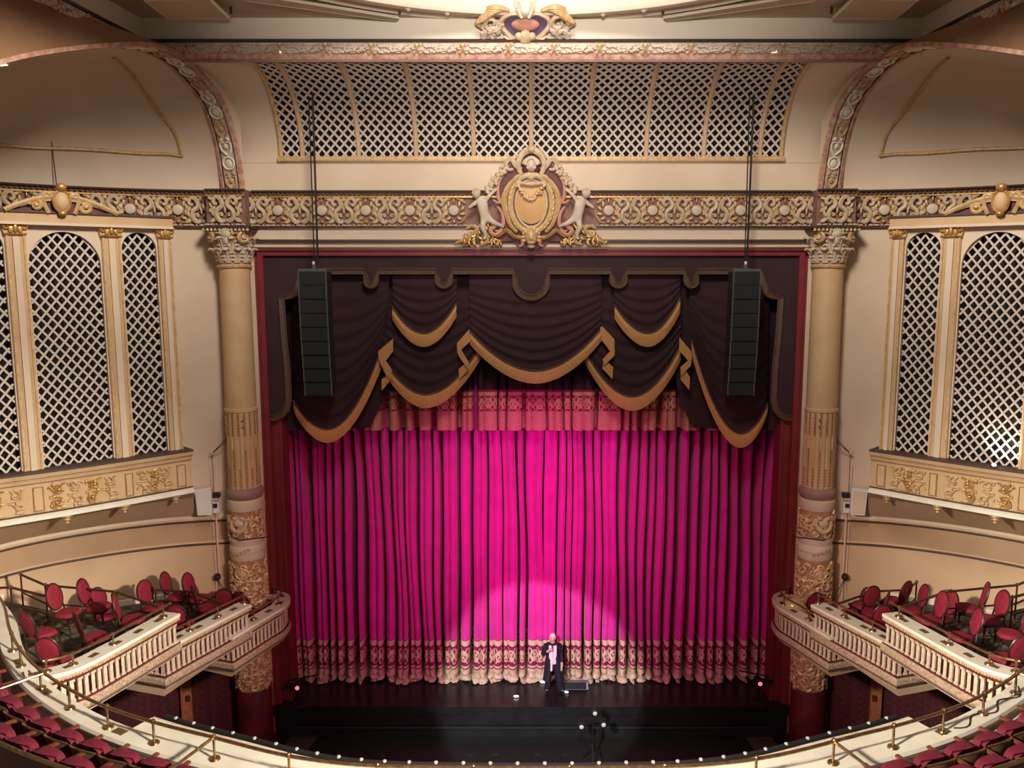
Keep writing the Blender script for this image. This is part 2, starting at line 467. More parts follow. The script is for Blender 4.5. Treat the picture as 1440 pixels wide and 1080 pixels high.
# ------------------------------------------------------------------ apse geometry (left-hand coordinates, mirrored for the right)
P0 = Vector((-7.6, 21.8, 0)); D = Vector((-.303, -.953, 0)).normalized(); NV = Vector((-.953, .303, 0)).normalized()
SP = [(-.05, .45), (.7, 1.75), (1.68, 2.85), (2.88, 3.75), (3.85, 4.16), (4.7, 4.25), (5.55, 4.16), (6.52, 3.75), (7.72, 2.85), (8.7, 1.75)]
SN = [(q.x, q.y) for q in bez([(a, b, 0) for a, b in SP], 10)]
WP = [P0+D*a+NV*b for a, b in SN]
WL = [0.0]
for i in range(1, len(WP)): WL.append(WL[-1]+(WP[i]-WP[i-1]).length)
LEND = WL[-1]
def wall_at(l):
    l = min(max(l, 0), LEND-1e-4); i = 0
    while WL[i+1] <= l: i += 1
    t = (l-WL[i])/(WL[i+1]-WL[i]); a = WP[max(i-1, 0)]; 
    p = WP[i].lerp(WP[i+1], t)
    t0 = (WP[i+1]-WP[i]).normalized()
    if t > .5: t1 = (WP[min(i+2, len(WP)-1)]-WP[min(i+1, len(WP)-2)]).normalized(); tt = t0.lerp(t1, t-.5).normalized()
    else: t1 = (WP[max(i, 1)]-WP[max(i-1, 0)]).normalized(); tt = t1.lerp(t0, t+.5).normalized()
    nin = Vector((-tt.y, tt.x, 0))
    if nin.dot(NV) > 0: nin = -nin
    return p, tt, nin
def apse(l, z, w=0.0):
    p, t, n = wall_at(l); q = p+n*w; return (q.x, q.y, z)
def s_of(l):
    p, _, _ = wall_at(l); return (p-P0).dot(D), (p-P0).dot(NV)
SA, SB = 4.7, 2.95                 # arch half span and rise
AZ = [(q.x, q.y) for q in bez([(-.06, FZ1-.02, 0), (.0, 14.4, 0), (.15, 15.15, 0), (.5, 15.93, 0), (1.0, 16.38, 0), (1.75, 16.76, 0), (2.5, 16.86, 0), (3.2, 16.78, 0), (3.9, 16.6, 0), (5.2, 16.2, 0), (6.4, 15.75, 0), (7.7, 15.1, 0), (9.3, FZ1, 0)], 5)]
def arch_z(s):
    s = min(max(s, AZ[0][0]), AZ[-1][0])
    for i in range(len(AZ)-1):
        if AZ[i+1][0] >= s: break
    f = (s-AZ[i][0])/(AZ[i+1][0]-AZ[i][0]); return AZ[i][1]+(AZ[i+1][1]-AZ[i][1])*f
def chord(s, n=0.0): return P0+D*s+NV*n
def dome(l, f):
    s, n = s_of(l); s2 = max(s, .0); a = f*PI/2
    q = chord(s, n*math.cos(a)); return (q.x, q.y, FZ1+(arch_z(s2)-FZ1)*math.sin(a))
Z5, Z6 = PY(325, 762, YP).z, PY(325, 730, YP).z
LW = 10.2

COVE_Y, COVE_A, COVE_B = 19.8, 2.2, 1.92
def cove(X, f, w=0.0):
    a = f*PI/2; return (X, COVE_Y+(COVE_A-w)*math.cos(a), ZCB+(COVE_B-w)*math.sin(a))
def cove_bound(Y): return -(7.6+.318*(21.8-Y))+.02
ZB = ZCB+COVE_B                    # underside of the front beam

# cove with its lattice
ribX = [0, 1.463, 2.926, 4.39, 5.82, 6.37]
allX = sorted(set([-x for x in ribX]+ribX))
m = MB()
for s in (-1, 1):
    m.mx = s
    def fn(a, b):
        a = a*1.04-.04; q = cove(0, a); xb = -cove_bound(q[1]); return cove(6.37+(xb-6.37)*b, a, .008)
    m.grid(fn, 14, 4)
m.mx = 1
cv = struct('ceiling_cove', m, cream)
m = MB(); m.grid(lambda a, b: cove(-6.6+13.2*b, a*1.05-.03, -.35), 12, 2); m.strip([(-6.6, YP+.02, ZCB-.02), (6.6, YP+.02, ZCB-.02)], [(-6.6, YP+.5, ZCB-.02), (6.6, YP+.5, ZCB-.02)]); struct('cove_chamber', m, void, cv)
arcL = (COVE_A+COVE_B)/2*PI/2
for i in range(len(allX)-1):
    a, b = allX[i], allX[i+1]
    m = MB(lambda u, v, w: cove(u, v/arcL, w), smooth=False)
    lattice(m, lambda u, v: a+.02 <= u <= b-.02 and .03 <= v <= arcL-.02, a, b, 0, arcL, .232, .275, .05, .025, nseg=9)
    part('lattice_panel', m, lat, cv, stuff=True)
for x in allX:
    w_ = .055 if abs(x) < 6.3 else .05
    m = MB(smooth=False)
    n = 14
    ring = []
    for k in range(n+1):
        f = k/n
        ring.append([m.P(*cove(x-w_, f, -.05)), m.P(*cove(x-w_, f, .07)), m.P(*cove(x-w_*.4, f, .1)), m.P(*cove(x+w_*.4, f, .1)), m.P(*cove(x+w_, f, .07)), m.P(*cove(x+w_, f, -.05))])
    for k in range(n):
        for e in range(5): m.f.append((ring[k][e], ring[k][e+1], ring[k+1][e+1], ring[k+1][e]))
    part('lattice_rib', m, cream_d if abs(x) < 6.3 else goldp, cv)
m = MB(smooth=False); m.box((0, YP-.04, ZCB-.02), (12.9, .14, .09)); m.box((0, YP-.06, ZCB-.075), (12.9, .1, .03))
part('lattice_sill', m, goldp, cv)

# front beam with garland moulding, ceiling band and ceiling
CORN = PZ(188, 55, ZB+.3)
Xc = -CORN.x; Yc_ = COVE_Y
dirp = PZ(80, 0, ZB+.3)-CORN; dirp.normalize()
def beam_path(off=0.0):
    p = [Vector((CORN.x, Yc_, 0))+Vector((dirp.x, dirp.y, 0))*6.5, Vector((CORN.x, Yc_, 0)), Vector((-CORN.x, Yc_, 0)), Vector((-CORN.x, Yc_, 0))+Vector((-dirp.x, dirp.y, 0))*6.5]
    nn = []
    for i in range(4):
        ds = []
        if i > 0: ds.append((p[i]-p[i-1]).normalized())
        if i < 3: ds.append((p[i+1]-p[i]).normalized())
        ns = [Vector((d.y, -d.x, 0)) for d in ds]
        a = sum(ns, Vector((0, 0, 0))).normalized(); a = a/max(.5, a.dot(ns[0])); nn.append(a)
    return p, nn
bp, bn = beam_path()
def beam_sweep(prof, zz):
    m = MB(smooth=False); m.sweep([((q.x, q.y, zz), n_) for q, n_ in zip(bp, bn)], prof); return m
struct('ceiling_beam', beam_sweep([(-.25, .12), (.06, .12), (.10, .14), (.10, .30), (.02, .36), (0, .40), (0, .86), (-.25, .86)], ZB), ceilw)
m = MB(smooth=False); m.sweep([((x, Yc_, ZB), (0, -1, 0)) for x in (-7.95, 7.95)], [(-.25, -.05), (.05, -.05), (.08, .0), (.10, .05), (.10, .12), (-.25, .12)]); struct('trim_4', m, ribm)
m = MB(smooth=False); m.sweep([((x, Yc_, ZB), (0, -1, 0)) for x in (-7.9, 7.9)], [(.0, -.10), (.05, -.10), (.07, -.06), (.0, -.05)]); struct('trim_9', m, mauve)
struct('trim_5', beam_sweep([(.0, .30), (.16, .30), (.19, .34), (.12, .38), (0, .38)], ZB), darkline)
# garland bundles along the beam
def garland(name, A, Bp, n_out, z, parent, length=1.0, r=.105):
    A = Vector(A); Bp = Vector(Bp); L = (Bp-A).length; U = (Bp-A)/L
    N = max(1, round(L/length)); step = L/N
    first = None
    for i in range(N):
        O = A+U*(step*(i+.5))
        if first is None:
            m = MB()
            rnd = random.Random(5)
            for k in range(26):
                u = -step*.42+step*.84*k/25
                for q in range(3):
                    an = rnd.uniform(.1, PI-.1)
                    m.blob((u+rnd.uniform(-.02, .02), math.cos(an)*r*.75, math.sin(an)*r*.55+.02), (.05, .036, .035), rnd.uniform(-.6, .6), 6, 4)
            me = m.mesh('garland'); me.materials.append(stone_o)
            m2 = MB(smooth=True)
            for sgn in (1, -1):
                m2.tube([(step*.5-.07*sgn*1, -r*1.15, .04), (step*.5, 0, r+.01), (step*.5+.07*sgn*1, r*1.15, .04)], .022, 5)
            mr = m2.mesh('ribbon_tie'); mr.materials.append(goldp)
            first = True
        W = Vector(n_out).normalized(); V = Vector((0, 0, 1))
        M = Matrix(((U.x, V.x, W.x, O.x), (U.y, V.y, W.y, O.y), (U.z, V.z, W.z, z), (0, 0, 0, 1)))
        for nm, e in (('garland', me), ('ribbon_tie', mr)):
            o = bpy.data.objects.new(nm, e); COL.objects.link(o); o.parent = parent
            o.matrix_local = Matrix.Translation(-WT.get(parent.name, Vector((0, 0, 0)))) @ M
gb = sempty('trim_6', (0, Yc_, ZB))
for i in range(3):
    q0 = bp[i]+bn[i]*.10; q1 = bp[i+1]+bn[i+1]*.10
    d = (q1-q0).normalized(); garland('garland', (q0.x, q0.y, 0), (q1.x, q1.y, 0), (d.y, -d.x, 0), ZB+.165, gb)

ZCL = ZB+.86
# ceiling as a ring plate around the dome opening
DY, DR = 11.0, None
q = PZ(740, 22, ZCL-.05); DRY = q.y-DY
q2 = PZ(505, 0, ZCL-.05); DRX = abs(q2.x)/math.sqrt(max(.05, 1-((q2.y-DY)/DRY)**2))
m = MB(smooth=False)
def dome_ring(a, k, z): return (DRX*k*math.cos(a), DY+DRY*k*math.sin(a), z)
n = 64
A = []; B = []
for i in range(n+1):
    a = R(-10)+R(200)*i/n
    A.append(dome_ring(a, 1.0, ZCL))
    c, s_ = math.cos(a), math.sin(a)
    k = min((13.0/abs(c)) if abs(c) > 1e-4 else 1e9, ((20.6-DY)/s_) if s_ > 1e-4 else 1e9)
    B.append((c*k, DY+s_*k, ZCL))
m.strip(A, B)
struct('ceiling', m, ceil)
m = MB(smooth=True)
prof = [(1.0, .0), (1.012, -.06), (1.0, -.10), (.975, -.10), (.965, -.02), (.955, .25), (.99, .25)]
m.grid(lambda a, b: (lambda an, pr: dome_ring(an, pr[0], ZCL+pr[1]))(R(-10)+R(200)*a, prof[min(int(b*6+.001), 6)]), 64, 6)
struct('trim_7', m, ceilw)
m = MB(smooth=True)
m.grid(lambda a, b: (lambda an, pr: dome_ring(an, pr[0], ZCL+pr[1]))(R(-10)+R(200)*a, [(1.06, .0), (1.07, -.035), (1.085, 0)][min(int(b*2+.001), 2)]), 64, 2)
struct('trim_8', m, ceilw)
for px in (573, 629, 848, 904):
    best = min(range(400), key=lambda i: abs(proj(dome_ring(R(20)+R(140)*i/399, .99, ZCL-.1))[0]-px))
    c = dome_ring(R(20)+R(140)*best/399, .99, ZCL-.1)
    o = MB(frame(c, (1, 0, 0), (0, 0, -1), (0, 1, 0))); o.blob((0, 0, 0), (.06, .06, .05)); o.blob((0, 0, -.01), (.1, .1, .02))
    t = part('ceiling_lamp_socket', o, ceilw)
    tag(t, {573: 'small white lamp boss leftmost on the dome rim', 629: 'small white lamp boss on the dome rim just left of the ceiling medallion',
            848: 'small white lamp boss on the dome rim just right of the ceiling medallion', 904: 'small white lamp boss rightmost on the dome rim'}[px], 'lamp', 'lamp bosses on the dome rim')

# flat hanging ceiling panels
def slab(name, pts, z, th, label, mx):
    m = MB(mx=mx, smooth=False); P = [PZ(x, y, z) for x, y in pts]
    m.prism([(p.x, p.y) for p in P], z, z+th)
    t = thing(name, label, 'ceiling panel', (mx*P[0].x, P[0].y, z))
    part('panel_board', m, ceil, t)
    m = MB(mx=mx, smooth=False)
    Q = [(p.x, p.y, z) for p in P]
    for i in range(len(Q)):
        a, b = Vector(Q[i]), Vector(Q[(i+1) % len(Q)])
        m.tube([a+Vector((0, 0, th/2)), b+Vector((0, 0, th/2))], th*.62, 4)
    part('panel_rim', m, ceilw, t)
    m = MB(mx=mx); c = P[2]
    m.tube([(c.x*.985, c.y-.1, z+th), (c.x*.985, c.y-.1, z+th+.5)], .03, 6); part('hanger_rod', m, darkline, t)
for mx, sd in ((1, 'left'), (-1, 'right')):
    slab('ceiling_panel', [(203, 1), (293, -1), (321, 26), (236, 27)], ZCL-.22, .07, f'pale flat panel hung under the ceiling at the upper {sd}', mx)
    slab('ceiling_wing_panel', [(330, -14), (372, -4), (560, 26), (556, 30), (350, 2)], ZCL-.12, .05, f'narrow white wing panel pointing at the medallion from the {sd}', mx)

# ------------------------------------------------------------------ the two apses
def side(mx, word):
    m = MB(mx=mx)
    m.grid(lambda a, b: apse(LW*a, Z6+(FZ1-Z6)*b), 48, 2)
    w = struct(f'wall_{word}', m, cream)
    m = MB(mx=mx); m.grid(lambda a, b: apse(LW*a, Z5+(Z6-Z5)*b), 48, 1); struct('wall_band', m, umber, w)
    m = MB(mx=mx); m.grid(lambda a, b: apse(LW*a, 2.2+(Z5-2.2)*b), 48, 1); struct('wall_field', m, cream_d, w)
    m = MB(mx=mx); m.grid(lambda a, b: apse(LW*a, -1.2+3.4*b), 48, 1); struct('wall_dado', m, dado, w)
    for z in (Z5, Z6):
        m = MB(mx=mx)
        m.sweep([(apse(LW*i/60, z), wall_at(LW*i/60)[2]) for i in range(61)], [(-.02, -.025), (.04, -.025), (.05, .0), (.04, .02), (-.02, .02)]); struct('wall_moulding', m, darkline, w)
        m = MB(mx=mx)
        m.sweep([(apse(LW*i/60, z+.06), wall_at(LW*i/60)[2]) for i in range(61)], [(-.02, -.03), (.03, -.03), (.02, .015), (-.02, .015)]); struct('wall_fillet', m, cream_d, w)
    # half dome over the frieze, with its panel moulding
    m = MB(mx=mx); m.grid(lambda a, b: dome(LW*a, b), 60, 16); dm = struct(f'ceiling_apse_{word}', m, cream)
    px1 = [(257, 220), (250, 195), (240, 177), (213, 143), (185, 105), (160, 80)]
    px2 = [(257, 220), (205, 216), (150, 212), (60, 208), (0, 204)]
    for pxs in (px1, px2):
        path = []
        for x, y in pxs:
            a, b = on_surface(dome, x, y, 0.3, LW, 0.0, .98); path.append((a, b, 0))
        if pxs is px2: path.append((path[-1][0]+2.0, path[-1][1], 0))
        pts = [Vector(dome(q.x, max(0.0, q.y))) for q in bez(path, 6)]
        cen = Vector((-8.5, 17.5, 14.3))
        pts = [q+(cen-q).normalized()*.02 for q in pts]
        m = MB(mx=mx); m.tube(pts, .045, 6); struct('panel_moulding', m, goldp, dm)
    # arch rib: soffit panel with garland, two side bands
    def rib(s_, n_, up): 
        q = chord(s_, n_); return (q.x, q.y, arch_z(max(s_, 0))+up)
    S = [q[0] for q in AZ]; SZ = [q[1] for q in AZ]; NS = len(S)
    def rib_sweep(prof, sub=None):
        m = MB(mx=mx); ids = []
        for k, s_ in enumerate(S):
            a_, b_ = max(k-1, 0), min(k+1, NS-1)
            ts, tz = S[b_]-S[a_], SZ[b_]-SZ[a_]; ln = math.hypot(ts, tz); cs, cz = tz/ln, -ts/ln
            row = []
            for n_, inn in prof:
                q = chord(s_+cs*inn, n_); row.append(m.P(q.x, q.y, SZ[k]+cz*inn))
            ids.append(row)
        for k in range(len(S)-1):
            for e in range(len(prof)): 
                e2 = (e+1) % len(prof); m.f.append((ids[k][e], ids[k][e2], ids[k+1][e2], ids[k+1][e]))
        return m
    rb = struct('arch_rib', rib_sweep([(-.34, -.03), (-.34, .05), (-.24, .07), (-.215, 0), (.215, 0), (.24, .07), (.34, .05), (.34, -.03)]), ribm)
    struct('rib_fillet', rib_sweep([(-.235, .0), (-.225, .05), (-.205, .05), (-.205, 0)]), darkline, rb)
    struct('rib_fillet', rib_sweep([(.235, .0), (.225, .05), (.205, .05), (.205, 0)]), darkline, rb)
    struct('rib_panel', rib_sweep([(-.21, .0), (-.21, .02), (.21, .02), (.21, 0)]), stone_o, rb)
    # rib ornament: medallions between leaf sprays
    Ls = [0.0]
    for k in range(1, NS): Ls.append(Ls[-1]+math.hypot(S[k]-S[k-1], SZ[k]-SZ[k-1]))
    def ribpt(L):
        k = 0
        while k < NS-2 and Ls[k+1] < L: k += 1
        t = (L-Ls[k])/(Ls[k+1]-Ls[k]); s_ = S[k]+(S[k+1]-S[k])*t; z_ = SZ[k]+(SZ[k+1]-SZ[k])*t
        T_ = Vector(chord(S[k+1]))-Vector(chord(S[k])); T_.z = SZ[k+1]-SZ[k]; T_.normalize()
        q = chord(s_); q.z = z_; return q, T_
    L = .28; kk = 0
    while L < Ls[-1]-1.2:
        O, T_ = ribpt(L); W_ = NV.cross(T_)
        if W_.dot(Vector(chord(SA))+Vector((0, 0, FZ1))-O) < 0: W_ = -W_
        m = MB(frame(O, NV*1.5, W_, T_*1.15), mx=mx); rnd = random.Random(kk)
        if kk % 3 == 1:
            m.tube([(.11*math.cos(2*PI*i/14), .13*math.sin(2*PI*i/14), .05) for i in range(15)], .022, 5, cap=False); m.blob((0, 0, .02), (.08, .1, .04))
        else:
            for sg in (-1, 1):
                m.tube(bez([(0, -.2, .03), (sg*.09, -.08, .05), (sg*.1, .06, .05), (sg*.03, .08, .05)], 4), taper(13, .03, .018), 5)
                m.blob((sg*.06, .15, .04), (.035, .06, .03), sg*.5, 6, 4)
            m.blob((0, 0, .04), (.04, .07, .04), 0, 6, 4)
        part('rib_ornament', m, ceilw if kk % 3 else goldp, rb); L += .42; kk += 1
    # spandrel between rib and cove / beam
    m = MB(mx=mx); A = []; B = []
    for s_ in S:
        q = chord(s_, -.3); y = q.y
        if y > COVE_Y: top = ZCB+COVE_B*math.sqrt(max(0, 1-((y-COVE_Y)/COVE_A)**2))
        else: top = ZB+.16
        A.append((q.x, q.y, arch_z(s_)-.02)); B.append((q.x, q.y, max(top, arch_z(s_)-.02)))
    kq = next(i for i, s_ in enumerate(S) if s_ > 2.1)
    m.strip(A[:kq+1], B[:kq+1]); struct('rib_spandrel', m, cream, rb)
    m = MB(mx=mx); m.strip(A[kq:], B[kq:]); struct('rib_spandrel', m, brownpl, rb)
    # ceiling soffit outside the diagonal beam
    m = MB(mx=mx, smooth=False)
    a, b = bp[1], bp[0]
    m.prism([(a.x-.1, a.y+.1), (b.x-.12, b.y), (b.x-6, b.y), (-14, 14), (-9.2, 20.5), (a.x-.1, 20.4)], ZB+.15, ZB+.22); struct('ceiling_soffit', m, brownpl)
    # recessed downlight in the rib crown
    P_ = on_vertical(14, 77, chord(0, -.3), D)
    c = chord(P_[0], -.05)
    m = MB(mx=mx); zc = arch_z(P_[0])-.06
    m.lathe([(.0, zc+.02), (.11, zc+.02), (.13, zc-.02), (.15, zc+.02), (.15, zc+.12)], 16, (c.x, c.y))
    t = thing('downlight', f'small round lit downlight in the arch crown at the {word}', 'light', (mx*c.x, c.y, zc))
    part('lamp_ring', m, whitep, t)
    m = MB(mx=mx); m.blob((c.x, c.y, zc-.01), (.10, .10, .035)); part('bulb', m, glow, t)
    return w
W_L = side(1, 'left')
W_R = side(-1, 'right')

# little beam lamps grazing the moulding
for px, wd in ((395, 'left'), (743, 'middle'), (1090, 'right')):
    p_ = PY(px, 73, COVE_Y-.12)
    m = MB(frame(p_, (1, 0, 0), (0, -1, 0))); m.blob((0, 0, 0), (.13, .022, .02), 0, 10, 5)
    t = tag(part('beam_lamp', m, glowd), f'small glowing strip lamp under the front beam, {wd} of three', 'light', 'strip lamps under the beam')

# ------------------------------------------------------------------ friezes
def scroll_unit(m, H):
    """lyre of two mirrored S scrolls, about .62 wide, H high, centred at u=0, v=0"""
    for s in (-1, 1):
        a = bez([(s*.02, -H*.36, .02), (s*.12, -H*.40, .05), (s*.215, -H*.26, .07), (s*.2, -H*.05, .08), (s*.09, H*.08, .08), (s*.06, H*.2, .08), (s*.13, H*.36, .07), (s*.24, H*.38, .06), (s*.29, H*.24, .06), (s*.24, H*.16, .06), (s*.2, H*.22, .06)], 4)
        m.tube(a, taper(len(a), .046, .062, .034), 6)
        b = spiral((s*.1, -H*.2), .10, .02, -PI/2, -PI/2+s*PI*1.7, .05, 10)
        m.tube(b, taper(len(b), .034, .02), 5)
        m.blob((s*.1, -H*.2, .05), (.03, .03, .03), 0, 6, 4)
        m.blob((s*.31, -H*.36, .03), (.12, .06, .05), -s*.5, 6, 4)
        m.blob((s*.36, H*.36, .03), (.1, .055, .05), s*.4, 6, 4)
        m.blob((s*.31, -H*.14, .03), (.05, .1, .045), -s*.3, 6, 4)
        m.blob((s*.30, H*.02, .03), (.05, .09, .035), s*.6, 6, 4)
        m.blob((s*.16, H*.02, .04), (.05, .07, .04), s*.3, 6, 4)
        m.blob((s*.36, H*.12, .02), (.045, .08, .04), -s*.4, 6, 4)
        m.blob((s*.38, -H*.04, .02), (.04, .07, .04), s*.3, 6, 4)
        m.blob((s*.13, H*.3, .02), (.045, .09, .035), s*.2, 6, 4)
    m.blob((0, H*.02, .05), (.035, .13, .04), 0, 6, 4)
    m.blob((0, H*.36, .05), (.06, .07, .04), 0, 6, 4)
def leaf_unit(m, H):
    for k in range(10):
        a = 2*PI*(k+.5)/10
        if abs(math.sin(a)) > .97: continue
        m.blob((.235*math.cos(a), -.02+.225*math.sin(a), .03), (.095, .045, .05), a+.5*(1 if math.cos(a) > 0 else -1), 6, 4)
    for s in (-1, 1):
        m.tube(bez([(s*.1, -H*.42, .03), (s*.22, -H*.36, .05), (s*.3, -H*.2, .05), (s*.34, .0, .05)], 4), .022, 5)
        m.tube(bez([(s*.08, H*.4, .03), (s*.2, H*.32, .05), (s*.3, H*.24, .05)], 4), .026, 5)
        m.blob((s*.2, H*.34, .04), (.06, .035, .03), s*.4, 6, 4)
def rosette_unit(m):
    m.lathe([(.0, .10), (.10, .10), (.125, .085), (.135, .05), (.135, 0)], 18)
H = FZ1-FZ0-.16
_cache = {}
def unit_mesh(kind):
    if kind in _cache: return _cache[kind]
    m = MB()
    if kind == 'scroll_motif': scroll_unit(m, H); mm = ornament
    elif kind == 'leaf_spray': leaf_unit(m, H); mm = goldp
    elif kind == 'rosette': rosette_unit(m); mm = stone_o
    elif kind == 'drop_bud': m.blob((0, H*.3, .07), (.022, .11, .03), 0, 6, 4); m.blob((0, -H*.38, .05), (.045, .045, .035), 0, 8, 4); mm = gold
    me = m.mesh(kind); me.materials.append(mm); _cache[kind] = me; return me
def place_unit(kind, O, U, W, parent):
    U = Vector(U).normalized(); W = Vector(W).normalized(); V = Vector((0, 0, 1))
    o = bpy.data.objects.new(kind, unit_mesh(kind)); COL.objects.link(o); o.parent = parent
    M = Matrix(((U.x, V.x, W.x, O[0]), (U.y, V.y, W.y, O[1]), (U.z, V.z, W.z, O[2]), (0, 0, 0, 1)))
    o.matrix_local = Matrix.Translation(-WT.get(parent.name, Vector((0, 0, 0)))) @ M
ZM = (FZ0+FZ1-.06)/2
def frieze_unit(kind, O, U, W, parent):
    if kind == 's': place_unit('scroll_motif', O, U, W, parent)
    else:
        for k in ('leaf_spray', 'rosette', 'drop_bud'): place_unit(k, O, U, W, parent)
def dentils(path, zt, zb, parent, mx=1):
    """path: list of (pos, inward)"""
    m = MB(mx=mx, smooth=False)
    m.sweep([((p[0], p[1], zt), n_) for p, n_ in path], [(-.02, -.01), (.10, -.01), (.11, .02), (.04, .04), (-.02, .04)]); part('top_fillet', m, darkline, parent)
    m = MB(mx=mx, smooth=False)
    m.sweep([((p[0], p[1], zt-.13), n_) for p, n_ in path], [(-.02, -.02), (.09, -.02), (.09, .02), (-.02, .02)]); part('gilt_fillet', m, gold, parent)
    m = MB(mx=mx)
    acc = 0.0; d_ = .115
    for i in range(len(path)-1):
        a, b = Vector(path[i][0]), Vector(path[i+1][0]); a.z = b.z = 0; L = (b-a).length
        while acc < L:
            q = a+(b-a)*(acc/L); n_ = path[i][1]
            m.blob((q.x+n_[0]*.08, q.y+n_[1]*.08, zt-.065), (.045, .045, .04), 0, 6, 3); acc += d_
        acc -= L
    part('bead_course', m, braid, parent, stuff=True)
    m = MB(mx=mx); acc = 0; d_ = .13; k = 0
    for i in range(len(path)-1):
        a, b = Vector(path[i][0]), Vector(path[i+1][0]); a.z = b.z = 0; L = (b-a).length; U = (b-a).normalized(); ang = math.atan2(U.y, U.x)
        while acc < L:
            q = a+(b-a)*(acc/L); n_ = path[i][1]; k += 1
            m.blob((q.x+n_[0]*.05, q.y+n_[1]*.05, zb+.03), (.075 if k % 3 else .03, .035, .03), ang, 6, 3); acc += d_
        acc -= L
    part('reel_course', m, ornament, parent, stuff=True)
    m = MB(mx=mx, smooth=False)
    m.sweep([((p[0], p[1], zb-.02), n_) for p, n_ in path], [(-.02, -.012), (.04, -.012), (.04, .01), (-.02, .01)]); part('base_fillet', m, darkline, parent)

m = MB(smooth=False); m.box((0, YP-.02, (FZ0+FZ1)/2), (14.5, .08, FZ1-FZ0)); fr = struct('frieze', m, frgr)
dentils([((-7.15, YP-.05, 0), (0, -1)), ((7.15, YP-.05, 0), (0, -1))], FZ1-.02, FZ0+.02, fr)
for s in (-1, 1):
    for k in range(5): frieze_unit('r', (s*(1.98+1.127*k), YP-.06, ZM), (1, 0, 0), (0, -1, 0), fr)
    for k in range(5): frieze_unit('s', (s*(1.98+1.127*(k+.5)), YP-.06, ZM), (1, 0, 0), (0, -1, 0), fr)
for mx, word in ((1, 'left'), (-1, 'right')):
    # block over the column
    m = MB(mx=mx, smooth=False); m.box((-7.68, YP-.24, (FZ0+FZ1)/2), (.98, .5, FZ1-FZ0)); fb = struct('frieze_block', m, frgr)
    dentils([((-8.17, YP-.49, 0), (0, -1)), ((-7.19, YP-.49, 0), (0, -1))], FZ1-.02, FZ0+.02, fb, mx)
    frieze_unit('s', (mx*-7.68, YP-.5, ZM), (1, 0, 0), (0, -1, 0), fb)
    m = MB(mx=mx)
    m.sweep([(apse(.05+LW*i/60, 0), wall_at(.05+LW*i/60)[2]) for i in range(61)], [(-.02, FZ0), (.06, FZ0), (.06, FZ1), (-.02, FZ1)])
    fa = struct('frieze_'+word, m, frgr)
    pth = [(apse(.3+(LW-.3)*i/60, 0, .06), wall_at(.3+(LW-.3)*i/60)[2]) for i in range(61)]
    dentils(pth, FZ1-.02, FZ0+.02, fa, mx)
    # rosettes where the photo has them, the rest by the same spacing
    def l_at(px, y=293):
        best = min(range(600), key=lambda i: abs(proj(apse(LW*i/599, ZM, .08))[0]-px)); return LW*best/599
    l0 = l_at(283); l1 = l_at(248); 
    for k in range(14):
        l = l0+.5635*k
        if l > LW-.3: break
        p_, t_, n_ = wall_at(l); q = p_+n_*.07
        W_ = Vector((mx*n_.x, n_.y, 0))
        frieze_unit('s' if k % 2 == 0 else 'r', (mx*q.x, q.y, ZM), Vector((0, 0, 1)).cross(W_), W_, fa)

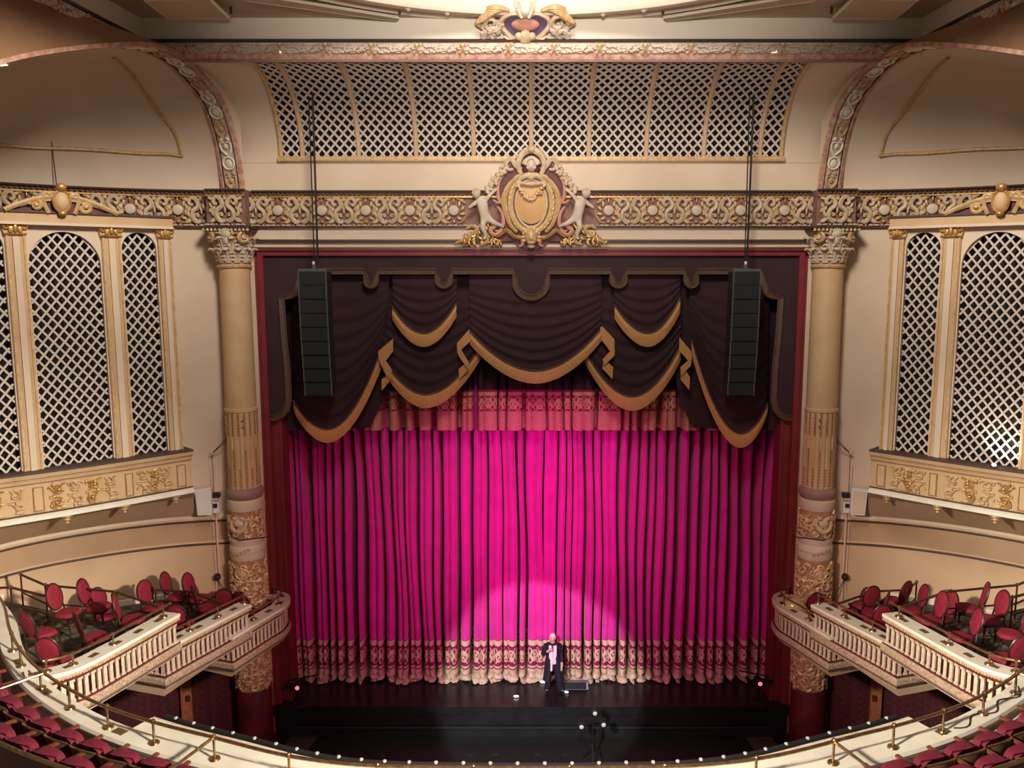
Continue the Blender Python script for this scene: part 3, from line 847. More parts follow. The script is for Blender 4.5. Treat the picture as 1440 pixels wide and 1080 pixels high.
# ------------------------------------------------------------------ the two giant columns
def column(mx, word):
    cx, cy = mx*-7.63, 21.78
    z = lambda y: PY(347, y, cy-.35).z
    t = thing('proscenium_column', f'tall column with gilded relief foot and leafy capital on the {word} of the stage', 'column', (cx, cy, -1.2), group='columns framing the stage')
    c = (cx, cy)
    zc0, zf1, zf0 = z(374), z(578), z(688)
    m = MB(); m.lathe([(.385, zc0), (.39, zf1+1.5), (.40, zf1)], 32, c); part('shaft', m, colshaft, t)
    # fluted lower shaft with cabled drops
    m = MB(); n = 16; prof = []
    K = n*6
    i0 = 0
    for zz in (zf1-.04, (zf0+zf1)/2, zf0):
        for k in range(K):
            a = 2*PI*k/K; r = .405-.03*max(0, math.sin(a*n))**.6
            m.P(cx+r*math.cos(a), cy+r*math.sin(a), zz)
    for i in range(2):
        for k in range(K): m.f.append((i*K+k, i*K+(k+1) % K, (i+1)*K+(k+1) % K, (i+1)*K+k))
    part('fluted_shaft', m, colshaft, t)
    m = MB(); m.lathe([(.40, zf1+.05), (.425, zf1+.03), (.425, zf1-.04), (.40, zf1-.06)], 32, c); part('neck_ring', m, colshaft, t)
    m = MB()
    for k in range(n):
        a = -PI/2+2*PI*(k+.25)/n
        if math.sin(a) > .3: continue
        f = cyl_frame(c, .40, a, 0); m.T = f
        hi = zf1-.12; lo = zf1-.62
        for q in range(7): m.blob((0, hi-(hi-lo)*q/6, .0), (.022, .04, .022), 0, 5, 3)
        L = 1.05 if k % 2 else .55
        for q in range(int(L/.085)): m.blob((0, zf0+.1+.085*q, .0), (.024, .034, .024), 0, 5, 3)
    part('bead_drops', m, gold, t, stuff=True)
    zr = [z(y) for y in (688, 704, 718, 758, 766, 787, 872, 930, 974)]
    m = MB(); m.lathe([(.41, zr[0]), (.47, zr[0]-.06), (.49, zr[0]-.14), (.46, zr[0]-.24), (.42, zr[1])], 32, c); part('torus', m, mauve, t)
    m = MB(); m.lathe([(.42, zr[1]), (.46, zr[1]-.03), (.46, zr[2]), (.44, zr[2]-.03)], 32, c); part('plain_drum', m, cream, t)
    m = MB(); m.lathe([(.425, zr[2]), (.43, zr[3])], 32, c); part('relief_drum', m, drumg, t)
    m = MB(); m.lathe([(.43, zr[3]), (.46, zr[3]-.05), (.44, zr[4]), (.43, zr[4]-.04), (.455, zr[4]-.08), (.455, zr[5]), (.43, zr[5]-.04)], 32, c); part('girdle', m, cream, t)
    m = MB(); m.lathe([(.435, zr[5]), (.44, zr[8])], 32, c); part('relief_drum', m, drumg, t)
    m = MB(); m.lathe([(.44, zr[8]+.04), (.46, zr[8]+.03), (.47, zr[8]), (.47, -.85), (.53, -.84), (.54, -1.2)], 32, c); part('pedestal', m, lowred, t)
    # relief ornament round the drums (facing the house)
    rnd = random.Random(3)
    def relief(z0, z1, r, name, m_):
        m = MB()
        for q in range(11):
            a = -PI/2+(q-5)*.36
            for row in range(max(1, int((z1-z0)/.3))):
                zc = z0+.15+row*.3+(.12 if q % 2 else 0)
                if zc > z1-.08: continue
                m.T = cyl_frame(c, r, a, zc)
                sg = 1 if (q+row) % 2 else -1
                p = spiral((0, 0), .1, .03, 0, sg*PI*1.6, .03, 9); m.tube(p, taper(10, .034, .02), 5)
                for k in range(4): m.blob((rnd.uniform(-.09, .09), rnd.uniform(-.14, .14), .02), (.065, .03, .045), rnd.uniform(0, 3), 6, 4)
        return part(name, m, m_, t, stuff=True)
    relief(zr[3]+.02, zr[2]-.03, .43, 'scroll_relief', pinkgold)
    relief(zr[6], zr[5]-.05, .44, 'scroll_relief', pinkgold)
    relief(zr[8]+.03, zr[7]+.3, .44, 'scroll_relief', pinkgold)
    # shield swag on the upper drum, banded disc on the lower one
    m = MB(cyl_frame(c, .43, -PI/2-.1*mx, (zr[2]+zr[3])/2)); m.tube(bez([(-.2, .12, .06), (-.12, -.06, .1), (0, -.14, .11), (.12, -.06, .1), (.2, .12, .06)], 4), taper(17, .03, .065, .03), 6); m.blob((0, .06, .05), (.13, .1, .06)); m.blob((-.1, .2, .05), (.06, .05, .05)); m.blob((.1, .2, .05), (.06, .05, .05))
    part('shield', m, ornament, t)
    m = MB(cyl_frame(c, .44, -PI/2-.05*mx, z(805))); m.lathe([(0, .07), (.1, .07), (.13, .05), (.13, 0)], 16); m.T = cyl_frame(c, .44, -PI/2-.05*mx, z(805))
    m2 = MB(); fr_ = cyl_frame(c, .44, -PI/2-.05*mx, z(805))
    m2.T = fr_; m2.tube([(.15*math.cos(2*PI*i/16), .15*math.sin(2*PI*i/16), .05) for i in range(17)], .03, 5, cap=False); m2.blob((0, 0, .03), (.12, .12, .035), 0, 12, 5); m2.tube([(0, -.13, .06), (0, .13, .06)], .018, 5)
    part('banded_disc', m2, pinkgold, t)
    m = MB(); m.lathe([(.43, z(786)+.18), (.47, z(786)+.2), (.47, z(786)+.15), (.43, z(786)+.13)], 32, c)
    for k in range(9):
        m.T = cyl_frame(c, .45, -PI/2+(k-4)*.1, z(775)); m.blob(((k % 2)*.05, (k-4)*.02, .03), (.05, .03, .03), .6*(k-4), 6, 4)
    part('acanthus_spray', m, ornament, t)
    # capital
    zt = FZ0-.02; zb = zc0
    m = MB(); m.lathe([(.385, zb-.06), (.43, zb-.04), (.44, zb), (.40, zb+.04), (.38, zb+.06)], 32, c); part('astragal', m, goldp, t)
    m = MB(); m.lathe([(.38, zb+.05), (.39, zb+.5), (.47, zt-.12), (.48, zt-.1)], 24, c); part('bell', m, rose, t)
    for tier, (zz, hh, nn, oo, rr) in enumerate(((zb+.08, .36, 9, 0, .40), (zb+.36, .36, 9, .5, .42))):
        for k in range(nn):
            a = -PI/2+(k+oo-4)*2*PI/12
            m = MB(cyl_frame(c, rr, a, zz))
            m.tube(bez([(0, 0, .0), (0, hh*.5, .03), (0, hh*.85, .1), (0, hh*.98, .18), (0, hh*.86, .22)], 4), taper(17, .085, .095, .03), 6, flat=.45)
            m.tube(bez([(0, .02, .03), (0, hh*.5, .07), (0, hh*.85, .14)], 4), .016, 4)
            for sg in (-1, 1):
                for q in range(3): m.blob((sg*.08, hh*(.2+.25*q), .03+.03*q), (.035, .05, .02), -sg*.5, 5, 4)
            part('acanthus_leaf', m, ornament if (k+tier) % 2 else stone_o, t)
    for k, a in enumerate((-PI/2-.8, -PI/2+.8)):
        m = MB(cyl_frame(c, .5, a, zt-.26)); p = spiral((0, 0), .14, .03, PI/2, PI/2+PI*2.6*(1 if k else -1), .1, 18); m.tube(p, taper(19, .045, .03), 6); m.blob((0, 0, .1), (.04, .04, .05))
        m.tube(bez([(0, .13, .1), ((-.25 if k else .25), .08, .0), ((-.36 if k else .36), -.18, -.05)], 5), .03, 5)
        part('volute', m, goldp, t)
    m = MB(cyl_frame(c, .47, -PI/2, zt-.2)); m.blob((0, .03, .05), (.12, .1, .07)); m.blob((0, -.12, .03), (.07, .12, .06))
    for k in range(5): m.blob(((k-2)*.07, .13-.015*(k-2)**2, .05), (.035, .05, .04), 0, 6, 4)
    part('mask_flower', m, stone_o, t)
    m = MB(smooth=False); m.box((cx, cy, zt-.05), (1.12, 1.0, .09)); m.box((cx, cy, zt-.0), (1.2, 1.06, .05)); part('abacus', m, darkline, t)
    m = MB()
    for k in range(12): m.blob((cx-.55+.1*k, cy-.53, zt-.07), (.04, .03, .04), 0, 6, 4)
    part('egg_course', m, ornament, t, stuff=True)
column(1, 'left'); column(-1, 'right')

# ------------------------------------------------------------------ great cartouche over the stage
YC = YP-.12
o_ = PY(747, 290, YC); SC = (PY(757, 290, YC).x-o_.x)/10     # metres per photo pixel there
CF = frame((0, YC, o_.z), (1, 0, 0), (0, -1, 0))
def cpx(x, y, w=0.0): return ((x-747)*SC, (290-y)*SC, w)
CT = thing('cartouche', 'large gilded cartouche with oval shield and two cherubs above the stage opening', 'cartouche', (0, YP, o_.z))
def cpart(name, m, mm, stuff=False): return part(name, m, mm, CT, stuff=stuff)
m = MB(CF, smooth=False)
half = [(747, 352), (728, 346), (722, 338), (690, 341), (694, 322), (703, 300), (700, 280), (700, 262), (708, 244), (722, 228), (735, 214), (747, 211)]
poly = [cpx(*q)[:2] for q in half]+[cpx(1494-x, y)[:2] for x, y in half[-2:0:-1]]
m.prism(poly, -.1, .05); cpart('back_plate', m, maroon)
m = MB(CF); m.grid(lambda a, b: (lambda r, an: (r*20.5*SC*math.cos(an), (290-287)*SC+r*(31+3*math.sin(an))*SC*math.sin(an), .16+.06*(1-r*r)))(a, 2*PI*b), 5, 36); cpart('oval_shield', m, mat('ochre shield paint', srgb(206, 164, 104), .5, col2=srgb(196, 150, 92), nscale=2))
def oval(rx, ry, r, w, name, mm, fl=1.0):
    m = MB(CF); m.tube([(rx*SC*math.cos(2*PI*i/40), 3*SC+ry*SC*math.sin(2*PI*i/40), w) for i in range(41)], r, 8, flat=fl, cap=False); return cpart(name, m, mm)
m = MB(CF, smooth=False); m.prism([(27*SC*math.cos(2*PI*i/40), 3*SC+37*SC*math.sin(2*PI*i/40)) for i in range(40)], .03, .12); cpart('shield_ground', m, maroon)
oval(21.5, 32.5, .035, .17, 'bead_rim', ornament)
oval(29, 39, .085, .14, 'shield_frame', goldp)
m = MB(CF)
for i in range(34):
    a = 2*PI*i/34; m.blob((31*SC*math.cos(a), 3*SC+41*SC*math.sin(a), .17), (.075, .035, .05), a+.9, 6, 4)
cpart('leaf_border', m, gold, True)
# festoon across the shield head
m = MB(CF); rnd = random.Random(2)
for i in range(26):
    t = i/25; x = 728+38*t; y = 262+18*math.sin(PI*t)
    for k in range(2): m.blob(cpx(x+rnd.uniform(-1.5, 1.5), y+rnd.uniform(-3, 3), .26+rnd.uniform(0, .04)), (.045, .04, .04), 0, 6, 4)
cpart('festoon', m, goldp, True)
m = MB(CF); m.tube([cpx(729, 259, .25), cpx(747, 262, .28), cpx(765, 259, .25)], .04, 6); m.blob(cpx(729, 260, .26), (.07, .07, .06)); m.blob(cpx(765, 260, .26), (.07, .07, .06)); cpart('festoon_bar', m, ornament)
# head niche
m = MB(CF); m.blob(cpx(747, 233, .06), (15*SC, 16*SC, .1), 0, 20, 8); cpart('niche', m, maroon)
m = MB(CF); m.tube(bez([cpx(733, 247, .12), cpx(729, 235, .16), cpx(734, 221, .18), cpx(747, 214, .2), cpx(760, 221, .18), cpx(765, 235, .16), cpx(761, 247, .12)], 6), taper(37, .06, .1, .06), 8); m.blob(cpx(747, 214, .24), (.12, .1, .1)); m.blob(cpx(737, 218, .2), (.1, .08, .08), .5); m.blob(cpx(757, 218, .2), (.1, .08, .08), -.5)
cpart('shell_hood', m, ornament)
m = MB(CF); m.blob(cpx(747, 236, .2), (.13, .16, .13), 0, 14, 9); m.blob(cpx(747, 238, .33), (.025, .045, .035), 0, 6, 4)
for s in (-1, 1): m.blob(cpx(747+s*2.6, 234.5, .31), (.03, .016, .02), 0, 6, 4); m.blob(cpx(747+s*5, 239, .28), (.04, .04, .04), 0, 6, 4)
m.blob(cpx(747, 241.5, .31), (.05, .014, .025), 0, 6, 4)
for k in range(9): a = PI*k/8; m.blob(cpx(747+8*math.cos(a), 233-8*math.sin(a), .2), (.06, .06, .07), 0, 6, 4)
m.blob(cpx(738, 230, .22), (.1, .05, .05), .9); m.blob(cpx(756, 230, .22), (.1, .05, .05), -.9)
cpart('cherub_head', m, stone_o)
# crowning and flanking scrolls
def mir(ptsr, rr, name, mm, n=6):
    for s in (1, -1):
        m = MB(CF)
        p = bez([((q[0])*s, q[1], q[2]) for q in [cpx(*e) for e in ptsr]], 6); m.tube(p, taper(len(p), *rr), n); cpart(name, m, mm)
mir([(731, 252, .12), (722, 256, .16), (713, 268, .16), (709, 283, .14), (712, 300, .14), (718, 316, .14), (727, 326, .14)], (.05, .085, .04), 'inner_scroll', goldp)
mir([(733, 240, .1), (726, 236, .14), (719, 226, .14), (712, 232, .12), (715, 240, .12), (722, 240, .12)], (.06, .07, .03), 'ear_scroll', ornament)
mir([(708, 248, .1), (702, 258, .14), (700, 272, .14), (704, 284, .12), (712, 285, .1)], (.03, .055, .03), 'side_scroll', rose)
mir([(694, 282, .1), (702, 286, .14), (712, 281, .12), (716, 288, .1)], (.025, .04, .025), 'strap_scroll', rose)
mir([(700, 291, .1), (706, 300, .14), (708, 314, .14), (702, 325, .12), (694, 322, .1)], (.03, .05, .03), 'strap_scroll', rose)
mir([(690, 327, .1), (700, 331, .14), (712, 324, .16), (722, 331, .16), (733, 335, .16), (738, 329, .16)], (.05, .06, .03), 'foot_scroll', gold)
mir([(722, 333, .1), (733, 334, .14), (735, 343, .14), (730, 346, .12)], (.04, .05, .03), 'mask_scroll', rose)
mir([(735, 252, .2), (728, 251, .22), (722, 258, .2), (718, 266, .18)], (.07, .06, .03), 'frond', goldp)
mir([(747, 253, .22), (741, 250, .26), (733, 253, .24), (730, 260, .2)], (.05, .06, .03), 'frond', ornament)
# lion mask
m = MB(CF); m.blob(cpx(747, 333, .2), (.17, .23, .16), 0, 14, 9); m.blob(cpx(747, 335, .36), (.05, .075, .05), 0, 8, 5); m.blob(cpx(747, 341, .32), (.1, .05, .06), 0, 8, 5)
for s in (-1, 1): m.blob(cpx(747+s*3.6, 330.5, .33), (.035, .022, .03), s*.3, 6, 4); m.blob(cpx(747+s*8, 326, .24), (.05, .06, .05), 0, 6, 4)
m.blob(cpx(747, 346, .22), (.11, .07, .08))
for k in range(11): a = PI*(k-1)/8; m.blob(cpx(747+11*math.cos(a), 333-13*math.sin(a), .16), (.07, .05, .06), a, 6, 4)
cpart('lion_mask', m, goldp)
# flower garlands beside the scrolls, and the gilded foliage at the foot
for s in (1, -1):
    m = MB(CF); rnd = random.Random(8)
    for i in range(46):
        t = i/45; x = 711-27*t**1.1+rnd.uniform(-4, 4); y = 238+32*t+rnd.uniform(-4, 4)
        p = cpx(x, y, .1+rnd.uniform(0, .1)); m.blob((p[0]*s, p[1], p[2]), (.07, .05, .05), rnd.uniform(0, 3), 6, 4)
    cpart('flower_garland', m, ornament, True)
    m = MB(CF)
    for i in range(60):
        t = rnd.random(); x = 644+58*t+rnd.uniform(-3, 3); top = 340-30*min(1, t*1.5)*(1 if t < .75 else .7); y = top+rnd.random()*(343-top)
        if t > .8: y = min(y+6, 342)
        p = cpx(x, y, .06+rnd.uniform(0, .14)); m.blob((p[0]*s, p[1], p[2]), (.1, .04, .045), rnd.uniform(0, 3), 6, 4)
    cpart('gilded_foliage', m, gold, True)
    for pts in ([(643, 341), (655, 336), (668, 326), (676, 316)], [(656, 322), (664, 318), (672, 322), (668, 330)], [(676, 344), (684, 340), (688, 330)]):
        m = MB(CF); p = bez([(cpx(x, y, .18)[0]*s, cpx(x, y)[1], .18) for x, y in pts], 5); m.tube(p, taper(len(p), .03, .05, .02), 5); cpart('foliage_scroll', m, goldp)
# cherubs (one continuous skinned body each)
def skin_body(name, verts, edges, radii, mm, parent, root=0, sub=2, T=None, mx=1, local=False):
    me = bpy.data.meshes.new(name)
    V = [Vector(T(*v)) if T else Vector(v) for v in verts]
    me.from_pydata([(v.x*mx, v.y, v.z) for v in V], edges, [])
    o = link(name, me, mm, parent, local)
    sk = o.modifiers.new('skin', 'SKIN')
    lay = me.skin_vertices[0].data if me.skin_vertices else None
    if lay is None:
        bm = bmesh.new(); bm.from_mesh(me); bm.verts.layers.skin.verify(); bm.to_mesh(me); bm.free(); lay = me.skin_vertices[0].data
    for i, r in enumerate(radii):
        rr = r if isinstance(r, tuple) else (r, r)
        lay[i].radius = rr; lay[i].use_root = (i == root)
    sk.use_smooth_shade = True
    ss = o.modifiers.new('sub', 'SUBSURF'); ss.levels = sub; ss.render_levels = sub
    return o
for s in (1, -1):
    def q(x, y, w): 
        p = cpx(x, y, w); return (p[0]*s, p[1], p[2])
    V = [q(684, 304, .24), q(680, 294, .26), q(677, 284, .28), q(673, 279, .30), q(671, 275, .32), q(670, 272, .33),
         q(684, 283, .3), q(690, 276, .32), q(696, 270, .3), q(700, 268, .27),
         q(671, 286, .28), q(665, 290, .3), q(660, 294, .3),
         q(688, 309, .25), q(694, 313, .27), q(700, 316, .24), q(705, 317, .2), q(708, 320, .18),
         q(681, 311, .25), q(679, 320, .3), q(683, 328, .26), q(683, 334, .24), q(680, 337, .27)]
    E_ = [(0, 1), (1, 2), (2, 3), (3, 4), (4, 5), (2, 6), (6, 7), (7, 8), (8, 9), (2, 10), (10, 11), (11, 12), (0, 13), (13, 14), (14, 15), (15, 16), (16, 17), (0, 18), (18, 19), (19, 20), (20, 21), (21, 22)]
    Rr = [.14, .135, .12, .055, .11, .07, .065, .052, .045, .04, .065, .05, .038, .09, .075, .06, .045, .03, .09, .08, .06, .045, .04]
    skin_body('cherub', V, E_, Rr, stone_o, CT, 0, 2, CF)
    m = MB(CF); m.blob(q(671, 275, .34), (.105, .115, .105), 0, 12, 8); m.blob(q(672, 276.5, .45), (.02, .03, .025), 0, 6, 4); m.blob(q(672, 279, .435), (.035, .012, .015), 0, 6, 4)
    for e in (-2, 2): m.blob(q(671.5+e, 274, .43), (.02, .012, .015), 0, 6, 4)
    cpart('cherub_face', m, stone_o)
    m = MB(CF)
    for k in range(12):
        a = 2*PI*k/12; p = q(671+4.6*math.cos(a), 273-4.6*math.sin(a)*(1 if math.sin(a) > 0 else .3), .36); m.blob(p, (.04, .035, .05), 0, 6, 4)
    cpart('cherub_curls', m, ornament)
    m = MB(CF); m.tube(bez([q(697, 318, .2), q(690, 324, .22), q(696, 330, .2), q(706, 324, .18)], 6), taper(19, .05, .06, .02), 6); cpart('drapery_scroll', m, rose)

# ceiling medallion at the top of the picture
MY = COVE_Y-.35
mo = PY(738, 28, MY); ms = (PY(748, 28, MY).x-mo.x)/10
MF = frame((mo.x*0-.13, MY, mo.z), (1, 0, 0), (0, -math.cos(R(50)), -math.sin(R(50))), (0, -math.sin(R(50)), math.cos(R(50))))
MFk = 1/math.cos(R(50))*.86
def mpx(x, y, w=0.0): return ((x-738)*ms, (28-y)*ms*MFk, w)
MT = thing('ceiling_medallion', 'ivory and gilt shield medallion on the dome rim at the top centre', 'medallion', (-.13, MY, mo.z))
def mp_(name, m, mm, st=False): return part(name, m, mm, MT, stuff=st)
m = MB(MF, smooth=False); m.prism([mpx(*e)[:2] for e in ((712, 20), (722, 17), (738, 22), (754, 17), (764, 20), (770, 30), (760, 42), (746, 51), (730, 51), (716, 42), (706, 30))], -.12, .06); mp_('shield_ground', m, mat('slate violet paint', srgb(98, 84, 110), .6))
m = MB(MF); m.blob(mpx(738, 31, .08), (20*ms, 7.5*ms*MFk, .07), 0, 20, 8); mp_('shield_boss', m, rose)
m = MB(MF); pp_ = bez([mpx(*e, .1) for e in ((738, 20), (722, 17), (708, 22), (704, 30), (712, 41), (726, 50), (738, 52), (750, 50), (764, 41), (772, 30), (768, 22), (754, 17), (738, 20))], 5); m.tube(pp_, .06, 6); mp_('shield_frame', m, ornament)
m = MB(MF); m.prism([mpx(*e)[:2] for e in ((722, -4), (754, -4), (752, 8), (746, 20), (730, 20), (724, 8))], -.1, .16); m.blob(mpx(738, 10, .2), (.12, .17, .08)); m.tube(bez([mpx(729, 0, .2), mpx(728, 10, .2), mpx(733, 19, .2)], 4), .04, 5); m.tube(bez([mpx(747, 0, .2), mpx(748, 10, .2), mpx(743, 19, .2)], 4), .04, 5); mp_('keystone', m, ceilw)
m = MB(MF); m.blob(mpx(738, 44, .16), (.14, .2, .1)); m.blob(mpx(729, 43, .14), (.1, .1, .08)); m.blob(mpx(747, 43, .14), (.1, .1, .08)); mp_('lower_boss', m, ornament)
for s in (1, -1):
    m = MB(MF); rnd = random.Random(4)
    for k in range(7):
        p = [mpx(738+s*(22+3*k), 14-k*.3, .1), mpx(738+s*(36+3*k), 9+k*2, .14), mpx(738+s*(50+3*k), 10+3*k, .12), mpx(738+s*(60+2*k-max(0, k-3)*6), 14+4*k, .06)]
        b = bez(p, 5); m.tube(b, taper(len(b), .045, .07, .02), 5)
    mp_('plume', m, goldp)
    m = MB(MF); b = spiral(mpx(738+s*47, 28)[:2], .22, .05, 0, s*PI*2.2, .12, 16); m.tube(b, taper(17, .07, .04), 6); mp_('volute', m, ornament)
    m = MB(MF)
    for i in range(30): m.blob(mpx(738+s*rnd.uniform(38, 62), rnd.uniform(33, 45), rnd.uniform(.05, .14)), (.09, .06, .05), rnd.uniform(0, 3), 6, 4)
    mp_('flower_cluster', m, stone_o, True)
    m = MB(MF); b = bez([mpx(738+s*30, 44, .1), mpx(738+s*22, 47, .14), mpx(738+s*12, 53, .14), mpx(738+s*6, 50, .12)], 5); m.tube(b, .05, 5); mp_('foot_scroll', m, goldp)

# ------------------------------------------------------------------ organ screens and their parapets
A_ = PY(240, 640, 20.62); B_ = PY(0, 660, 18.1)
SU = (Vector((B_.x, B_.y, 0))-Vector((A_.x, A_.y, 0))).normalized(); SW = Vector((-SU.y, SU.x, 0))
if SW.y > 0: SW = -SW
SF = frame((A_.x, A_.y, 0), SU, SW)
def su(px, py): 
    return on_vertical(px, py, A_, SU)
def organ(mx, word):
    base = su(240, 640)[1]-.6
    U = lambda px, py=360: su(px, py)[0]
    zE0, zE1, zC0 = su(120, 317)[1], su(120, 302)[1], su(120, 332)[1]
    c0 = SF(U(120), 0, 0)
    t = thing('organ_screen', f'tall lattice organ screen with gilt pilasters above the {word} ledge', 'screen', (mx*c0.x, c0.y, base), group='organ screens')
    k = (U(37)-U(155))/118 if False else (U(0)-U(240))/240
    pil = [(U(241), U(222)), (U(170), U(143)), (U(37), U(8))]
    w1 = pil[1][0]-pil[1][1]
    gs = U(222)-U(170); gb = U(143)-U(37)
    p4 = (pil[2][1]+abs(gs), pil[2][1]+abs(gs)+abs(w1))
    pil.append(p4)
    bays = [(pil[0][1], pil[1][0]), (pil[1][1], pil[2][0]), (pil[2][1], pil[3][0])]
    tops = [su(195, 327)[1], su(92, 326)[1], 0]; tops[2] = tops[0]
    for bi, (a, b) in enumerate(bays):
        a, b = min(a, b), max(a, b)
        ins = .03; a2, b2 = a+ins, b-ins
        r = (b2-a2)/2; cu = (a2+b2)/2; rise = r if bi != 1 else r*1.02; zs = tops[bi]-rise
        m = MB(SF, mx, smooth=False); n = 20
        A = [(a2, base, 0)]+[(cu-r*math.cos(PI*i/n), zs+rise*math.sin(PI*i/n), 0) for i in range(n+1)]+[(b2, base, 0)]
        Bq = [(a, base, 0)]+[(a+(b-a)*i/n, zE0+.02, 0) for i in range(n+1)]+[(b, base, 0)]
        m.strip(A, Bq); A3 = [(u, v, -.12) for u, v, _ in A]; m.strip(A, A3)
        part('arch_surround', m, cream, t)
        m = MB(SF, mx, smooth=False)
        inside = lambda u, v: a2 < u < b2 and (v < zs or ((u-cu)/r)**2+((v-zs)/rise)**2 < 1)
        m2 = MB(frame(SF(0, 0, -.1), SU, SW), mx, smooth=False); lattice(m2, inside, a2, b2, base, tops[bi], .222, .272, .043, .02)
        part('lattice_panel', m2, lat, t, stuff=True)
    # dark chamber behind
    m = MB(SF, mx, smooth=False); m.strip([(pil[0][0], base, -.30), (pil[3][1], base, -.30)], [(pil[0][0], zE0, -.30), (pil[3][1], zE0, -.30)]); 
    part('dark_backing', m, void, t)
    m = MB(SF, mx, smooth=False); m.strip([(pil[0][0], base, -1.3), (pil[0][0], base, -.1)], [(pil[0][0], zE1, -1.3), (pil[0][0], zE1, -.1)]); part('side_return', m, cream, t)
    for a, b in pil:
        a, b = min(a, b), max(a, b); c = (a+b)/2; w = b-a
        m = MB(SF, mx, smooth=False)
        m.prism([(a, base), (b, base), (b, zC0), (a, zC0)], -.12, .06); pl = part('pilaster', m, tan, t)
        m = MB(SF, mx, smooth=False); m.prism([(c-w*.16, base), (c+w*.16, base), (c+w*.16, zC0-.05), (c-w*.16, zC0-.05)], .06, .11); part('pilaster_fillet', m, cream, pl)
        for s in (-1, 1):
            m = MB(SF, mx, smooth=False); m.prism([(c+s*w*.42-.02, base), (c+s*w*.42+.02, base), (c+s*w*.42+.02, zC0), (c+s*w*.42-.02, zC0)], .06, .085); part('pilaster_bead', m, goldp, pl)
        m = MB(SF, mx); z0, z1 = zC0, zE0
        m.prism([(a-.02, z0), (b+.02, z0), (b+.07, z1), (a-.07, z1)], -.05, .1); cpt = part('pilaster_capital', m, goldp, t)
        m = MB(SF, mx)
        for s in (-1, 1):
            m.tube(spiral((c+s*w*.42, z1-.08), .07, .02, PI/2, PI/2-s*PI*2.2, .13, 12), taper(13, .025, .016), 5)
            m.blob((c+s*w*.22, z0+.1, .12), (.06, .1, .05), s*.2, 6, 4)
        m.blob((c, z0+.13, .13), (.05, .12, .05), 0, 6, 4); m.tube([(a-.02, z0+.01, .1), (b+.02, z0+.01, .1)], .025, 5); m.tube([(a-.08, z1-.02, .11), (b+.08, z1-.02, .11)], .02, 5)
        part('capital_leaves', m, gold, cpt)
    m = MB(SF, mx, smooth=False); e0, e1 = U(241)-.02, pil[3][1]+.3
    m.prism([(e0, zE0), (e1, zE0), (e1, zE1), (e0, zE1)], -.3, .16); part('entablature', m, tan, t)
    m = MB(SF, mx, smooth=False); m.prism([(e0-.04, zE1-.01), (e1, zE1-.01), (e1, zE1+.04), (e0-.04, zE1+.04)], -.3, .2); part('entablature_cap', m, darkline, t)
    m = MB(SF, mx, smooth=False); m.prism([(e0, zE0-.03), (e1, zE0-.03), (e1, zE0+.03), (e0, zE0+.03)], -.3, .19); part('entablature_foot', m, cream, t)
    # segmental pediment and small cartouche
    uL, uR, uc = U(8), U(165), U(88); hz = (su(88, 279)[1]-zE1)/.69
    n = 16
    for k_, (off, th, mm, w) in enumerate(((0, .055, goldp, .2), (-.08, .05, cream, .17))):
        m = MB(SF, mx); p = [(uR+(uL-uR)*i/n+0, zE1+.03+(hz+off)*math.sin(PI*(.1+.8*i/n))/1.0-(hz+off)*math.sin(PI*.1), w) for i in range(n+1)]
        m.tube(p, th, 6); part('pediment_arch', m, mm, t)
    m = MB(SF, mx, smooth=False); m.prism([(uR+(uL-uR)*i/n, zE1+.03+hz*(math.sin(PI*(.1+.8*i/n))-math.sin(PI*.1))) for i in range(n+1)], -.1, .13); part('pediment_ground', m, maroon, t)
    zc = su(88, 282)[1]
    m = MB(SF, mx); m.blob((uc, zc-.04, .24), (.15, .22, .1), 0, 16, 8); q = part('oval_boss', m, tan, t)
    m = MB(SF, mx); m.tube([(uc+.165*math.cos(2*PI*i/24), zc-.04+.235*math.sin(2*PI*i/24), .26) for i in range(25)], .035, 6, cap=False); m.blob((uc, zc+.27, .28), (.12, .1, .1)); m.blob((uc, zc-.3, .26), (.1, .06, .08)); part('oval_frame', m, gold, q)
    for s in (-1, 1):
        m = MB(SF, mx); m.tube(spiral((uc+s*.5, zc-.13), .14, .03, 0, s*PI*2.6, .2, 18), taper(19, .05, .03), 6); m.blob((uc+s*.5, zc-.13, .22), (.06, .06, .06)); m.tube(bez([(uc+s*.18, zc+.14, .2), (uc+s*.34, zc+.1, .22), (uc+s*.34, zc-.1, .2), (uc+s*.26, zc-.3, .2)], 5), .045, 5); m.blob((uc+s*.24, zc+.12, .22), (.08, .05, .05), s*.6)
        part('side_volute', m, goldp, q)
    return t
organ(1, 'left'); organ(-1, 'right')

